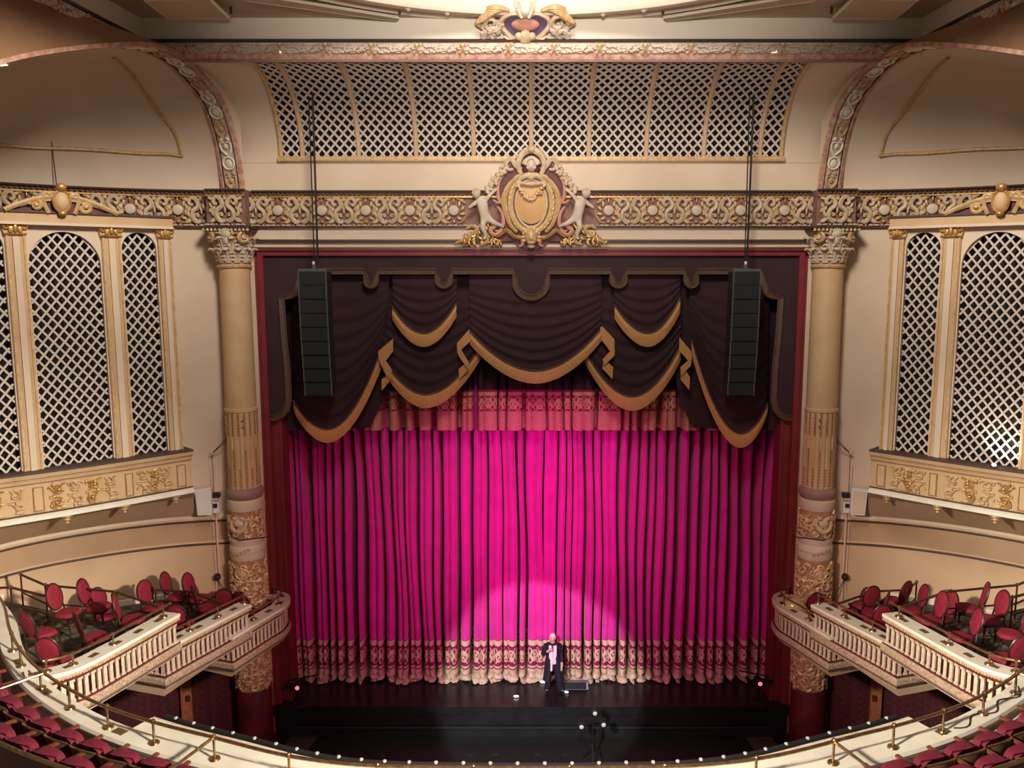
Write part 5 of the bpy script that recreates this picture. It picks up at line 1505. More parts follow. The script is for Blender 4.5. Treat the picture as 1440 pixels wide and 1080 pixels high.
# ------------------------------------------------------------------ theatre seats of the balcony
def make_seat():
    t = thing('theatre_seat', 'x', 'seat')
    W = .25
    def shell(off, z0, z1, x=W):
        return lambda a, b: ((b*2-1)*x*(.86+.14*a), -.06*0-.10*((1-(b*2-1)**2))*1-.16*a*(z1-z0)/.6+.0-off, z0+(z1-z0)*(a-(.10*(b*2-1)**2)*a))
    m = MB(); m.grid(shell(.03, .12, .86), 6, 10); m.grid(shell(.0, .12, .86), 6, 10); part('back_shell', m, shellwood, t, True)
    m = MB(); m.tube([Vector(shell(.015, .12, .86)(1, i/12)) for i in range(13)], .018, 6); part('top_rim', m, brass, t, True)
    m = MB(); m.grid(lambda a, b: (lambda q: (q[0]*.92, q[1]+.02+.06*math.sin(PI*b)**.6*math.sin(PI*min(1, a*1.02))**.5, q[2]))(shell(.0, .40, .845)(a, b)), 8, 10); part('back_pad', m, seatred, t, True)
    # the tipped-up cushion stands against the back
    m = MB(); n_ = 24
    def tip(a, b):
        an = 2*PI*b; x = .232*math.copysign(abs(math.cos(an))**.55, math.cos(an)); z = .215*math.copysign(abs(math.sin(an))**.6, math.sin(an))
        k = (1, 1, .96, .6, 0)[min(int(a*4+.01), 4)]; y = (-.10, .04, .085, .11, .115)[min(int(a*4+.01), 4)]
        return (x*k, y-.02-.12*(z*k+.2)*.6, .585+z*k)
    m.grid(tip, 4, n_); part('seat_cushion', m, seatred, t, True)
    m = MB(smooth=False); m.box((.275, .06, .66), (.055, .40, .035)); part('armrest', m, armwood, t, True)
    m = MB(smooth=False); m.box((.275, .06, .32), (.035, .26, .62)); part('standard', m, walnut, t, True)
    return t
SEAT = make_seat(); SU_ = [False]
ORD = ['first', 'second', 'third', 'fourth', 'fifth', 'sixth', 'seventh', 'eighth', 'ninth', 'tenth', 'eleventh', 'twelfth', 'thirteenth', 'fourteenth', 'fifteenth', 'sixteenth', 'seventeenth', 'eighteenth', 'nineteenth', 'twentieth']
def seat_row(off, zf, row, skip=()):
    tot = AL[-1]; step = .60
    L = 0; cand = []
    while L < tot:
        p, v = arc_at(L, off); q = proj((p.x, p.y, zf+.8))
        ds = (arc_at(min(L+.05, tot), off)[0]-p).length/.05
        if -45 < q[0] < 1485 and q[1] < 1088: cand.append((q[0], q[1], p, v))
        L += step/max(.2, ds)
    left = [c for c in cand if c[0] < 720]; right = [c for c in cand if c[0] >= 720][::-1]
    for lst, wd in ((left, 'left'), (right, 'right')):
        for i, (x, y, p, v) in enumerate(lst):
            if SU_[0]: o = copy_tree(SEAT)
            else: o = SEAT; SU_[0] = True
            o.location = (p.x, p.y, zf); o.scale = (1.12, 1.1, 1.0); o.rotation_euler = (0, 0, math.atan2(v.x, -v.y))
            tag(o, f'burgundy tip-up seat, {ORD[min(i, 19)]} from the {wd} picture edge in the {row} row', 'seat', f'{row} row balcony seats at the {wd}')
seat_row(.54, 4.30, 'front'); seat_row(1.12, 4.45, 'second')
m = MB(smooth=False)
hz_ = []
for wd, px0, px1 in (('left', -60, 320), ('right', 1160, 1560)):
    La_, Lb_ = arc_px(px0, ZK), arc_px(px1, ZK)
    P = [(lambda q: (q[0]+Vector((0, 0, .50)), q[1]))(arc_at(La_+(Lb_-La_)*i/40, 1.53)) for i in range(41)]
    t = thing('aisle_partition', f'curved dark partition with brass top rail behind the lower {wd} seats', 'partition', tuple(P[20][0]-Vector((0, 0, .95))), group='seat partitions')
    m = MB(smooth=False); m.sweep([(p, v) for p, v in P], [(-.02, -.02), (.02, -.02), (.02, -.95), (-.02, -.95)]); part('panel', m, blackm, t)
    tube_obj('top_rail', [p+Vector((0, 0, .0)) for p, v in P], .03, brass, t)

# ------------------------------------------------------------------ main curtain
YCU = 23.38
ZCURT = PY(747, 604, 22.9).z+1.6
def pleats(x0, x1, seed, wmin, wmax, dmin, dmax, gap=(.05, .17), deep=(.5, .9)):
    rnd = random.Random(seed); prof = []; x = x0
    while x < x1-.12:
        for b_ in range(rnd.choice((1, 1, 1, 2, 2))):
            w = min(rnd.uniform(wmin, wmax)*(1.1-.38*min(1, abs(x)/6.5)), x1-x)
            if w < .05: break
            d = rnd.uniform(dmin, dmax); K = 8
            for k in range(K):
                f = k/K; s = math.sin(PI*f)**.45 if 0 < f < 1 else 0
                prof.append((x+w*(f+.08*math.sin(2*PI*f)), -d*s, w))
            x += w
        if x < x1-.3:
            g = rnd.uniform(*gap)*(.75+1.1*min(1, abs(x)/6)**1.5); D_ = rnd.uniform(*deep)
            for fx, fy in ((.0, 0), (.04, .12), (.1, .5), (.2, 1), (.8, 1), (.9, .5), (.96, .12)): prof.append((x+g*fx, D_*fy, g))
            x += g
    prof.append((x1, 0, .1)); return prof
def drape(prof, Y, levels, parent, jitter=0.0, flare=0.0, zbot=0.0, seed=1, yo=0.0):
    """levels = [(name, material, z_top, z_bottom, rows)]"""
    U = [0.0]
    for i in range(1, len(prof)): U.append(U[-1]+math.hypot(prof[i][0]-prof[i-1][0], prof[i][1]-prof[i-1][1]))
    rnd = random.Random(seed); ph = [rnd.uniform(0, 6.28) for _ in range(9)]
    amp = [rnd.uniform(.5, 1.2) for _ in prof]
    def pt(i, z):
        x, y, w = prof[i]
        sway = .03*math.sin(z*.55+x*1.7+ph[0])+.018*math.sin(z*1.1+x*3.1+ph[1])
        g = 0
        if flare and z < zbot+flare:
            g = ((zbot+flare-z)/flare)**1.5
        yy = Y+y*(1+.08*math.sin(z*.8+x*2+ph[2]))*(1-.62*g if y > 0 else 1-.3*g)+yo-g*.15*(.6+.5*math.sin(x*5.3+ph[3]))-g*.06*math.sin(z*38+x*5+ph[4])
        return (x+sway+g*.06*math.sin(x*13+z*21+ph[5]), yy, z)
    for name, mm, za, zb, rows in levels:
        m = MB(); m.uv = []
        for r in range(rows+1):
            z = za+(zb-za)*r/rows
            for i in range(len(prof)):
                q = pt(i, z); 
                if zb <= zbot+.01 and r == rows: q = (q[0], q[1], zbot+.012+.02*math.sin(i*.9)**2)
                m.P(*q); m.uv.append((U[i], z))
        n = len(prof)
        for r in range(rows):
            for i in range(n-1): m.f.append((r*n+i, r*n+i+1, (r+1)*n+i+1, (r+1)*n+i))
        part(name, m, mm, parent)
XSP = .36
for x0, x1, seed, word in ((-7.35, XSP, 21, 'left'), (XSP, 7.35, 34, 'right')):
    t = thing('stage_curtain', f'{word} half of the pleated magenta house curtain with scroll woven border', 'curtain', ((x0+x1)/2, YCU, 0), group='main house curtain')
    P = pleats(x0, x1, seed, .12, .25, .08, .18, (.05, .13), (.7, 1.0))
    drape(P, YCU, [('velvet_cloth', velvet, ZCURT, 1.30, 24), ('woven_border', curtband, 1.30, .40, 9), ('bullion_hem', hemgold, .40, 0.0, 9)], t, flare=.5, zbot=0.0, seed=seed)

# teaser valance with its fringe
ZV0 = PY(747, 605, 22.86).z; pxv = lambda y: PY(747, y, 22.86).z
t = thing('teaser_valance', 'gathered magenta teaser valance with woven band and fringe behind the swags', 'valance', (0, 22.86, ZV0))
valband = band_mat('woven teaser border', srgb(150, 30, 70), srgb(208, 150, 116), .5, pxv(577), pxv(557), [(pxv(556), pxv(551)), (pxv(580), pxv(578))])
P = pleats(-7.2, 7.2, 77, .14, .36, .05, .13, (.06, .2), (.3, .44))
drape(P, 22.9, [('valance_cloth', swagm, ZV0+3.4, pxv(548), 12), ('woven_band', valband, pxv(548), pxv(578), 5), ('bullion_fringe', mat('rose bullion fringe', srgb(208, 140, 124), .7, col2=srgb(188, 118, 104), nscale=30), pxv(578), ZV0, 3)], t, seed=5)

# ------------------------------------------------------------------ portal header with swags
YH = 22.12
def hp(x, y, Y=YH):
    q = PY(x, y, Y); return (q.x, q.z)
path_px = [(378, 591), (390, 590), (400, 585), (407, 576), (410, 562), (408, 520), (403, 470), (400, 421), (411, 419), (420, 414), (424, 400), (428, 388), (440, 385), (512, 385), (512, 393)]
path_px += [(522+10.5*math.cos(PI-PI*i/8), 394+11*math.sin(PI*i/8)) for i in range(1, 8)]
path_px += [(533, 393), (533, 385), (612, 385), (612, 393)]
path_px += [(624.5+12.5*math.cos(PI-PI*i/8), 393+12*math.sin(PI*i/8)) for i in range(1, 8)]
path_px += [(637, 393), (637, 385), (721, 385), (721, 396)]
cpx_ = [(747+26*math.cos(PI-PI*i/14), 396+26*math.sin(PI*i/14)) for i in range(1, 14)]
right = [(1494-x, y) for x, y in path_px[::-1]]
allpx = path_px+cpx_+right
bp_ = [hp(*q) for q in allpx]
HT = thing('portal_header', 'dark plum velour portal header with bronze braid, lobed along its lower edge', 'drapery', (0, YH, bp_[0][1]))
zt_ = ZT+.1
m = MB(frame((0, YH, 0), (1, 0, 0), (0, -1, 0)), smooth=False)
front = [(x, z) for x, z in bp_]
L_ = [(-XI-.05, front[0][1]), (-XI-.05, zt_)]
# triangulated as side legs plus top fields, column by column
def fill(ptsA, ztop):
    A = [(x, z, 0) for x, z in ptsA]; B = [(x, ztop, 0) for x, z in ptsA]; m.strip(A, B)
i_c = next(i for i, q in enumerate(allpx) if q == (400, 421)); j_c = len(allpx)-1-i_c
fill(front[i_c:j_c+1], zt_)
for sg, seq in ((-1, front[:i_c+1]), (1, front[j_c:][::-1])):
    A = [(x, z, 0) for x, z in seq]; B = [(sg*(XI+.06), z, 0) for x, z in seq]; m.strip(A, B)
    q = seq[-1]; m.strip([(q[0], q[1], 0), (q[0], zt_, 0)], [(sg*(XI+.06), q[1], 0), (sg*(XI+.06), zt_, 0)])
m2 = MB(m.T, smooth=False)
part('velour_field', m, portal, HT)
m = MB(frame((0, YH-.01, 0), (1, 0, 0), (0, -1, 0)), smooth=False)
N = len(bp_); L0_ = []; L1_ = []
for i in range(N):
    a, b = Vector(bp_[max(i-1, 0)]), Vector(bp_[min(i+1, N-1)]); d = (b-a).normalized(); nn = Vector((-d.y, d.x))
    p = Vector(bp_[i]); L0_.append((p.x+nn.x*.0, p.y+nn.y*.0)); L1_.append((p.x+nn.x*.13, p.y+nn.y*.13))
m.strip([(x, z, 0) for x, z in L0_], [(x, z, .03) for x, z in L1_]); m.strip([(x, z, 0) for x, z in L0_], [(x, z, .03) for x, z in L0_])
part('braid_border', m, braid, HT)
m = MB(frame((0, YH-.02, 0), (1, 0, 0), (0, -1, 0))); m.tube([(x, z, .02) for x, z in L0_], .022, 5); m.tube([(x, z, .03) for x, z in L1_], .018, 5); part('braid_cord', m, braid, HT)
# dark cloth backing seen between the swags
m = MB(smooth=False); Yb = 22.62; a, b = hp(392, 380, Yb), hp(1102, 500, Yb); m.box(((a[0]+b[0])/2, Yb, (a[1]+hp(747, 478, Yb)[1])/2+.3), (b[0]-a[0], .03, a[1]-hp(747, 478, Yb)[1]+.6)); part('backing_cloth', m, swagm, HT)
for sg in (1, -1):
    A = [hp(*q, Yb) for q in ((385, 380), (560, 380), (540, 560), (520, 601), (385, 606))]
    m = MB(frame((0, Yb, 0), (sg, 0, 0), (0, -1, 0)), smooth=False); m.prism(A, 0, .02); part('side_backing', m, swagm, HT)

def swag(xl, xr, ytop, left, right, bot, fr_l, fr_b, fr_r, Y, label, folds=7, skew=0.0, bulge=.2):
    """px outline: top edge at ytop, fringe edge from left to right with its lowest point bot=(x,y) (inner edge of fringe)"""
    tl, tr = hp(xl, ytop, Y), hp(xr, ytop, Y)
    L, B, Rr = hp(*left, Y), hp(*bot, Y), hp(*right, Y)
    FL, FB, FR = hp(*fr_l, Y), hp(*fr_b, Y), hp(*fr_r, Y)
    def curve(a, b, c):
        # through a, lowest at b, through c : two half cosine-like arcs
        out = []
        n = 14
        for i in range(n+1):
            u = i/n; x = a[0]+(b[0]-a[0])*u; z = b[1]+(a[1]-b[1])*(1-u)**1.9; out.append((x, z))
        for i in range(1, n+1):
            u = i/n; x = b[0]+(c[0]-b[0])*u; z = b[1]+(c[1]-b[1])*u**1.9; out.append((x, z))
        return out
    inner = curve(L, B, Rr); outer = curve(FL, FB, FR); n = len(inner)-1
    c0 = ((tl[0]+tr[0])/2, Y, B[1])
    t = thing('swag', label, 'swag', c0, group='portal swags')
    m = MB(); rows = folds*6
    for r in range(rows+1):
        f = r/rows
        for i in range(n+1):
            u = i/n; x0 = tl[0]+(tr[0]-tl[0])*u; z0 = tl[1]
            bx, bz = inner[i]
            # sagging folds: rows bend down towards the middle more near the hem
            g = f
            x = x0+(bx-x0)*g; z = z0+(bz-z0)*(g**.85)
            env = math.sin(PI*min(max(u, .0), 1))**.6
            w = bulge*env*g**.7+.032*math.sin(2*PI*folds*f+2.0*math.sin(PI*u))*(.35+.65*env)*min(1, g*4)
            m.P(x, Y-w, z)
    for r in range(rows):
        for i in range(n):
            a = r*(n+1)+i; m.f.append((a, a+1, a+n+2, a+n+1))
    part('swag_cloth', m, swagm, t)
    m = MB()
    wv = [bulge*math.sin(PI*i/n)**.6+.02 for i in range(n+1)]
    for k, off in ((0, .0), (1, .05), (2, .01)):
        for i in range(n+1):
            f = (0, .5, 1)[k]; m.P(inner[i][0]+(outer[i][0]-inner[i][0])*f, Y-wv[i]-off, inner[i][1]+(outer[i][1]-inner[i][1])*f)
    for k in range(2):
        for i in range(n): a = k*(n+1)+i; m.f.append((a, a+1, a+n+2, a+n+1))
    i0 = len(m.v)
    part('bullion_fringe', m, fringe, t)
    m = MB(); m.tube([(inner[i][0], Y-wv[i]-.02, inner[i][1]) for i in range(n+1)], .02, 5); part('fringe_cord', m, braid, t)
swag(660, 846, 380, (661, 466), (846, 461), (753, 520), (661, 484), (753, 538), (846, 479), 22.26, 'wide central dark wine swag with amber fringe over the stage', 8)
swag(552, 643, 380, (552, 431), (642, 426), (597, 468), (552, 449), (597, 487), (642, 446), 22.26, 'small upper dark swag with amber fringe left of centre', 5, bulge=.15)
swag(863, 957, 380, (864, 429), (956, 418), (910, 468), (864, 448), (910, 487), (956, 440), 22.26, 'small upper dark swag with amber fringe right of centre', 5, bulge=.15)
swag(550, 662, 410, (533, 494), (676, 486), (600, 553), (535, 514), (600, 572), (676, 505), 22.44, 'lower left dark swag, rosy fringe under the small swag', 7)
swag(844, 960, 410, (820, 489), (957, 484), (888, 556), (822, 509), (888, 576), (957, 506), 22.44, 'lower right dark swag, rosy fringe under the small swag', 7)
swag(411, 548, 386, (413, 563), (536, 492), (464, 601), (414, 579), (464, 620), (538, 514), 22.36, 'long dark side swag with amber fringe at the left of the portal', 9, bulge=.25)
swag(968, 1082, 386, (972, 478), (1079, 567), (1038, 607), (972, 499), (1038, 627), (1079, 581), 22.36, 'long dark side swag with amber fringe at the right of the portal', 9, bulge=.25)
# folded fringe tails between the swags
def tail(polys, label, Y):
    allp = [hp(*p, Y) for poly in polys for p in poly]
    t = thing('swag_tail', label, 'drapery tail', (allp[0][0], Y, min(q[1] for q in allp)), group='folded tails between the swags')
    for k, poly in enumerate(polys):
        m = MB(frame((0, Y-.06*(len(polys)-k if False else k % 2), 0), (1, 0, 0), (0, -1, 0)), smooth=False)
        m.prism([hp(*q, Y) for q in poly], 0, .04); part('fold', m, fringe, t)
tail([[(553, 476), (553, 494), (543, 507), (534, 513), (532, 494)], [(534, 506), (541, 503), (552, 520), (550, 534), (544, 527)], [(550, 525), (550, 534), (537, 549), (537, 533)]], 'zigzag amber tail beside the long left swag', 22.2)
tail([[(660, 463), (661, 480), (643, 497), (643, 482)], [(643, 489), (650, 493), (660, 510), (659, 520), (645, 499)], [(659, 507), (659, 520), (646, 533), (645, 519)]], 'zigzag amber tail at the left end of the central swag', 22.2)
tail([[(844, 460), (847, 459), (864, 477), (864, 498), (858, 494), (846, 478)], [(864, 490), (864, 499), (849, 514), (847, 505), (855, 496)], [(849, 504), (862, 516), (861, 533), (847, 518)]], 'zigzag amber tail at the right end of the central swag', 22.2)
tail([[(955, 474), (972, 494), (972, 512), (955, 493)], [(972, 502), (970, 514), (957, 528), (956, 516)], [(957, 524), (963, 520), (970, 530), (969, 548), (957, 534)]], 'zigzag amber tail beside the long right swag', 22.2)

# ------------------------------------------------------------------ hanging loudspeaker arrays
def array(x0, x1, word):
    Y = 21.25; a, b = PY(x0, 378, Y), PY(x1, 378, Y); w = b.x-a.x; cx = (a.x+b.x)/2; zt = a.z
    zend = PY(x0, 556, Y).z
    t = thing('line_array', f'dark hanging column of loudspeaker cabinets at the {word} of the stage opening', 'loudspeaker', (cx, Y, zend), group='hanging loudspeaker columns')
    m = MB(smooth=False); m.box((cx, Y, zt-.03), (w, .5, .06)); m.box((cx, Y, zt+.05), (.08, .2, .1)); part('bumper_frame', m, spk3, t)
    n = 9; h = (zt-.06-zend)/n
    for k in range(n):
        z = zt-.06-h*(k+.5); y = Y+.012*k*k*.3
        m = MB(smooth=False); m.box((cx, y, z), (w, .55, h*.94)); q = part('cabinet', m, spk, t)
        m = MB(smooth=False); m.box((cx, y-.28, z), (w*.86, .02, h*.8)); part('grille', m, spk2, q)
        for s in (-1, 1):
            m = MB(smooth=False); m.box((cx+s*w*.49, y-.26, z), (.025, .06, h)); part('rigging_link', m, spk3, q)
    m = MB(); m.blob((cx, Y-.1, zt+.14), (.04, .04, .05)); part('shackle', m, whitep, t)
    for dx, r in ((-.01, .016), (.09, .026)):
        m = MB(); m.tube([(cx+dx*0-.0+(.0 if dx < 0 else .07), Y+(.0 if dx < 0 else .06), zt+.1), (cx+dx, Y+.02, 16.33)], r, 6); part('hanging_cable', m, cordm, t)
    return t
array(423, 462, 'left'); array(1028, 1066, 'right')

# ------------------------------------------------------------------ performer in the follow spot
def performer():
    P = PZ(777, 973, 0)
    t = thing('person', 'standing person in a long dark coat and white shirt holding a microphone in the spotlight', 'person', P)
    ax = lambda x, y, z: Vector((x, y, z))
    V = [(.0, 0, .93), (0, .01, 1.08), (0, .01, 1.25), (0, .02, 1.40), (0, .01, 1.49), (0, -.02, 1.56), (0, -.03, 1.63), (0, -.03, 1.70),
         # viewer-left arm (bent, mic): 8..
         (-.17, .01, 1.41), (-.27, -.02, 1.17), (-.14, -.22, 1.33), (-.09, -.25, 1.385), (-.055, -.265, 1.42),
         # viewer-right arm: 13..
         (.17, .01, 1.41), (.24, .03, 1.14), (.26, -.06, .90), (.26, -.08, .83), (.255, -.10, .77),
         # legs: 18..
         (-.09, 0, .88), (-.12, -.03, .50), (-.15, .02, .10), (-.17, -.10, .04), (-.175, -.16, .03),
         (.09, 0, .88), (.17, -.04, .50), (.24, -.02, .10), (.30, -.12, .04), (.32, -.17, .03)]
    E_ = [(0, 1), (1, 2), (2, 3), (3, 4), (4, 5), (5, 6), (6, 7), (3, 8), (8, 9), (9, 10), (10, 11), (11, 12), (3, 13), (13, 14), (14, 15), (15, 16), (16, 17),
          (0, 18), (18, 19), (19, 20), (20, 21), (21, 22), (0, 23), (23, 24), (24, 25), (25, 26), (26, 27)]
    Rr = [(.15, .11), (.135, .1), (.155, .11), (.12, .09), .055, .07, .085, .06, .065, .05, .04, .036, .03, .065, .05, .04, .036, .03, .1, .068, .045, .04, .03, .1, .068, .045, .04, .03]
    # fingers grow from the hands
    def finger(base, pts, r):
        i = base
        for p in pts:
            V.append(p); Rr.append(r); E_.append((i, len(V)-1)); i = len(V)-1
    for k in range(4): finger(12, [(-.05+.004*k, -.30, 1.445-.018*k), (-.02, -.30, 1.45-.018*k), (-.015, -.275, 1.445-.018*k)], .009)
    finger(12, [(-.05, -.24, 1.44), (-.025, -.25, 1.46)], .01)
    for k in range(4): finger(17, [(.245-.0+.012*(k-1.5), -.105-.01*k, .725), (.245+.012*(k-1.5), -.11-.01*k, .69+.008*abs(k-1.5))], .009)
    finger(17, [(.235, -.14, .76), (.23, -.15, .73)], .01)
    b = skin_body('body', V, E_, Rr, skin, t, 0, 1, None, 1, True)
    T_ = lambda m: m
    def lp(name, m, mm, par=t): return part(name, m, mm, par, True)
    # face
    m = MB(lambda u, v, w: (u, -.03-w, 1.645+v)); m.blob((0, 0, 0), (.078, .108, .095), 0, 14, 10); m.blob((0, -.01, .095), (.014, .022, .018), 0, 6, 4)
    m.blob((0, -.048, .088), (.026, .008, .008), 0, 6, 4)
    for s in (-1, 1): m.blob((s*.078, -.005, -.005), (.012, .03, .018), 0, 6, 4)
    hd = lp('head', m, skin)
    m = MB(lambda u, v, w: (u, -.03-w, 1.645+v))
    for s in (-1, 1): m.blob((s*.03, .018, .086), (.013, .008, .008), 0, 6, 4)
    lp('eyes', m, walnut, hd)
    m = MB(lambda u, v, w: (u, -.03-w, 1.645+v)); m.blob((0, .05, -.025), (.088, .078, .1), 0, 12, 8)
    for s in (-1, 1): m.blob((s*.07, .0, -.03), (.025, .07, .06), 0, 8, 5)
    lp('hair', m, hairm, hd)
    # shirt
    m = MB(); m.grid(lambda a, b: ((.11-.01*a)*(b*2-1)*1.02, -.10-.035*math.cos(PI*(b-.5))-.02*math.sin(3*a), 1.46-.56*a), 10, 8); lp('shirt', m, shirt)
    m = MB(); m.grid(lambda a, b: (-.05+.06*b-.02*a, -.16-.02*math.sin(PI*b)-.01*math.sin(9*a), 1.44-.72*a), 14, 3); lp('scarf', m, shirt)
    # long open coat
    def coat(a, b):
        an = -PI/2+.38+(2*PI-.76)*b
        rx = .20-.02*math.sin(PI*min(1, a*2))+.11*a**1.5; ry = .135+.09*a**1.5
        return (rx*math.cos(an)+.03*a, ry*math.sin(an)+.01+.012*math.sin(an*9)*a, 1.46-1.08*a+.0)
    m = MB(); m.grid(coat, 18, 40); lp('coat', m, coatm)
    m = MB(); m.grid(lambda a, b: ((.085+.115*a)*math.cos(2*PI*b), .01+(.075+.055*a)*math.sin(2*PI*b), 1.5-.06*a), 4, 24); lp('coat_shoulders', m, coatm)
    for ch in ((8, 9, 10), (13, 14, 15)):
        pts = [Vector(V[i]) for i in ch]; e = pts[1].lerp(pts[2], .88); m = MB(); q = bez([pts[0]+Vector((0, 0, .02)), pts[0].lerp(pts[1], .5), pts[1], e], 4); m.tube(q, taper(len(q), .085, .055), 10); lp('sleeve', m, coatm)
    for ch in ((18, 19, 20), (23, 24, 25)):
        pts = [Vector(V[i]) for i in ch]; m = MB(); q = bez([pts[0]+Vector((0, 0, .06)), pts[0].lerp(pts[1], .5), pts[1], pts[2]-Vector((0, 0, .03))], 4); m.tube(q, taper(len(q), .11, .085), 10); lp('trouser_leg', m, coatm)
    m = MB(); m.blob((0, .0, .93), (.175, .135, .15), 0, 14, 8); lp('trouser_waist', m, coatm)
    for i, j in ((20, 22), (25, 27)):
        a, c = Vector(V[i]), Vector(V[j]); d = c-a; ang = math.atan2(d.y, d.x); mm_ = (a+c)/2
        m = MB(); m.T = (lambda o, an: (lambda u, v, w: (o.x+u*math.cos(an)-v*math.sin(an), o.y+u*math.sin(an)+v*math.cos(an), .045+w)))(mm_, ang); m.blob((.02, 0, 0), (.15, .05, .045), 0, 12, 6); lp('shoe', m, blackm)
    m = MB(); m.tube([(-.03, -.275, 1.36), (-.025, -.265, 1.50)], .016, 8); m.blob((-.022, -.258, 1.535), (.028, .028, .032), 0, 8, 6); lp('microphone', m, blackm)
performer()

# ------------------------------------------------------------------ things on the stage and in the pit
P = PZ(806, 962, 0); t = thing('stage_monitor', 'grey wedge lying against the curtain foot right of the person', 'monitor', (P.x, P.y-.0, 0))
m = MB(frame((P.x-.0, P.y-.15, 0), (0, 1, 0), (1, 0, 0), (0, 0, 1)), smooth=False); m.prism([(-.2, .01), (.2, .01), (.14, .14), (-.1, .18)], -.42, .42); part('cabinet', m, greyp, t)
m = MB(frame((P.x-.0, P.y-.15, 0), (0, 1, 0), (1, 0, 0), (0, 0, 1)), smooth=False); m.prism([(-.215, .03), (-.2, .02), (-.1, .17), (-.11, .185)], -.36, .36); part('grille', m, spk2, t)
for i, (x, y, wd) in enumerate(((726, 981, 'left of the person at the stage front'), (763, 961, 'beside the left foot of the person, lower one'), (768, 957, 'beside the left foot of the person, upper one'), (796, 975, 'in front of the right foot of the person'))):
    P = PZ(x, y, 0); t = thing('floor_marker_light', f'tiny glowing marker lamp {wd}', 'light', P, group='marker lamps on the stage')
    m = MB(); m.lathe([(.0, .035), (.05, .03), (.07, .0)], 12, (P.x, P.y)); part('housing', m, blackm, t)
    m = MB(); m.blob((P.x, P.y, .04), (.075, .05, .022)); part('lens', m, glowc if i else glow, t)
def fixture(px, py, word, mx):
    P = PZ(px, py+22, -.0); t = thing('stage_light', f'dark stage lantern with a red lens on a low stand at the {word} stage edge', 'stage light', (P.x, P.y, 0), group='side stage lanterns')
    b = P
    m = MB(); m.lathe([(0, .03), (.2, .02), (.22, 0)], 14, (b.x, b.y)); m.tube([(b.x, b.y, .0), (b.x, b.y, .42)], .03, 6); part('stand', m, blackm, t)
    m = MB(smooth=False); m.box((b.x, b.y, .42), (.34, .06, .04)); m.box((b.x-.16, b.y, .5), (.03, .06, .2)); m.box((b.x+.16, b.y, .5), (.03, .06, .2)); part('yoke', m, blackm, t)
    m = MB(frame((b.x, b.y, .55), (1, 0, 0), (0, -1, 0))); m.lathe([(0, -.22), (.09, -.2), (.13, 0), (.13, .16), (.11, .17)], 16); q = part('lantern_body', m, blackm, t)
    m = MB(frame((b.x, b.y, .55), (1, 0, 0), (0, -1, 0))); m.blob((0, 0, .15), (.06, .06, .03), 0, 12, 5); part('lens', m, glowr, q)
    for s in (-1, 1):
        m = MB(smooth=False); m.box((b.x+s*.22, b.y-.14, .62), (.24, .02, .12), 0, s*.25); part('barn_door', m, blackm, q)
    m = MB(); m.tube([(b.x-.55*mx, b.y+.1, .82), (b.x+.25*mx, b.y, .70)], .022, 6); part('side_arm', m, blackm, t)
fixture(1066, 962, 'right', 1); fixture(421, 968, 'left', -1)
# low rim rail along the stage front and pit sockets
m = MB(); m.tube([(-6.6, 21.85, -.62), (6.6, 21.85, -.62)], .03, 6); tag(part('pit_rail', m, spk), 'low dark rail running along the front of the stage apron', 'rail')
k = 0
for y, xs in ((1030, (625, 671, 718, 765, 860, 910)), (1061, (487, 505, 538, 568, 600, 662, 697, 756, 795, 882))):
    for x in xs:
        P = PZ(x, y, -.93); k += 1
        m = MB(smooth=False); m.box((P.x, P.y, -.925), (.17 if y > 1050 else .24, .12, .02)); m.box((P.x, P.y, -.91), (.06, .05, .02))
        tag(part('floor_socket', m, spk), f'small grey socket plate in the pit cover, {ORD[min(k-1, 15)] if k <= 6 else ORD[k-7]} in the {"far" if k <= 6 else "near"} row', 'socket plate', 'socket plates in the pit cover')
P = PZ(833, 1072, -.93); t = thing('lantern_stand', 'black tripod stand hung with small lamps in the pit', 'stand', P)
for a in (0, 2.1, 4.2):
    m = MB(); m.tube([(P.x, P.y, -.4), (P.x+.32*math.cos(a+.5), P.y+.32*math.sin(a+.5), -.92)], .02, 6); part('leg', m, blackm, t)
m = MB(); m.tube([(P.x, P.y, -.5), (P.x, P.y, .55)], .025, 6); part('pole', m, blackm, t)
m = MB(); m.tube([(P.x-.35, P.y, .3), (P.x+.35, P.y, .3)], .022, 6); part('crossbar', m, blackm, t)
for dx, dz in ((-.3, .12), (0.05, .5), (.28, .18)):
    m = MB(frame((P.x+dx, P.y, dz), (1, 0, 0), (0, -1, 0))); m.lathe([(0, -.15), (.07, -.13), (.1, .1), (.085, .12)], 12); q = part('lamp_can', m, spk, t)
    m = MB(frame((P.x+dx, P.y, dz), (1, 0, 0), (0, -1, 0))); m.blob((0, 0, .1), (.06, .06, .02), 0, 10, 4); part('lens', m, whitep, q)
for mx, wd in ((1, 'left'), (-1, 'right')):
    pts_ = [PZ(x, y, -.93) for x, y in ((378, 1050), (412, 1031), (448, 1034), (428, 1062))]
    m = MB(mx=mx, smooth=False); m.prism([(max(-6.75, p.x), p.y) for p in pts_], -.93, -.915)
    tag(part('floor_mat', m, mat(f'grey rubber mat {wd}', srgb(84, 78, 68), .8, col2=srgb(72, 66, 58), nscale=4)), f'worn grey mat on the pit floor by the {wd} column foot', 'mat', 'mats at the pit corners')
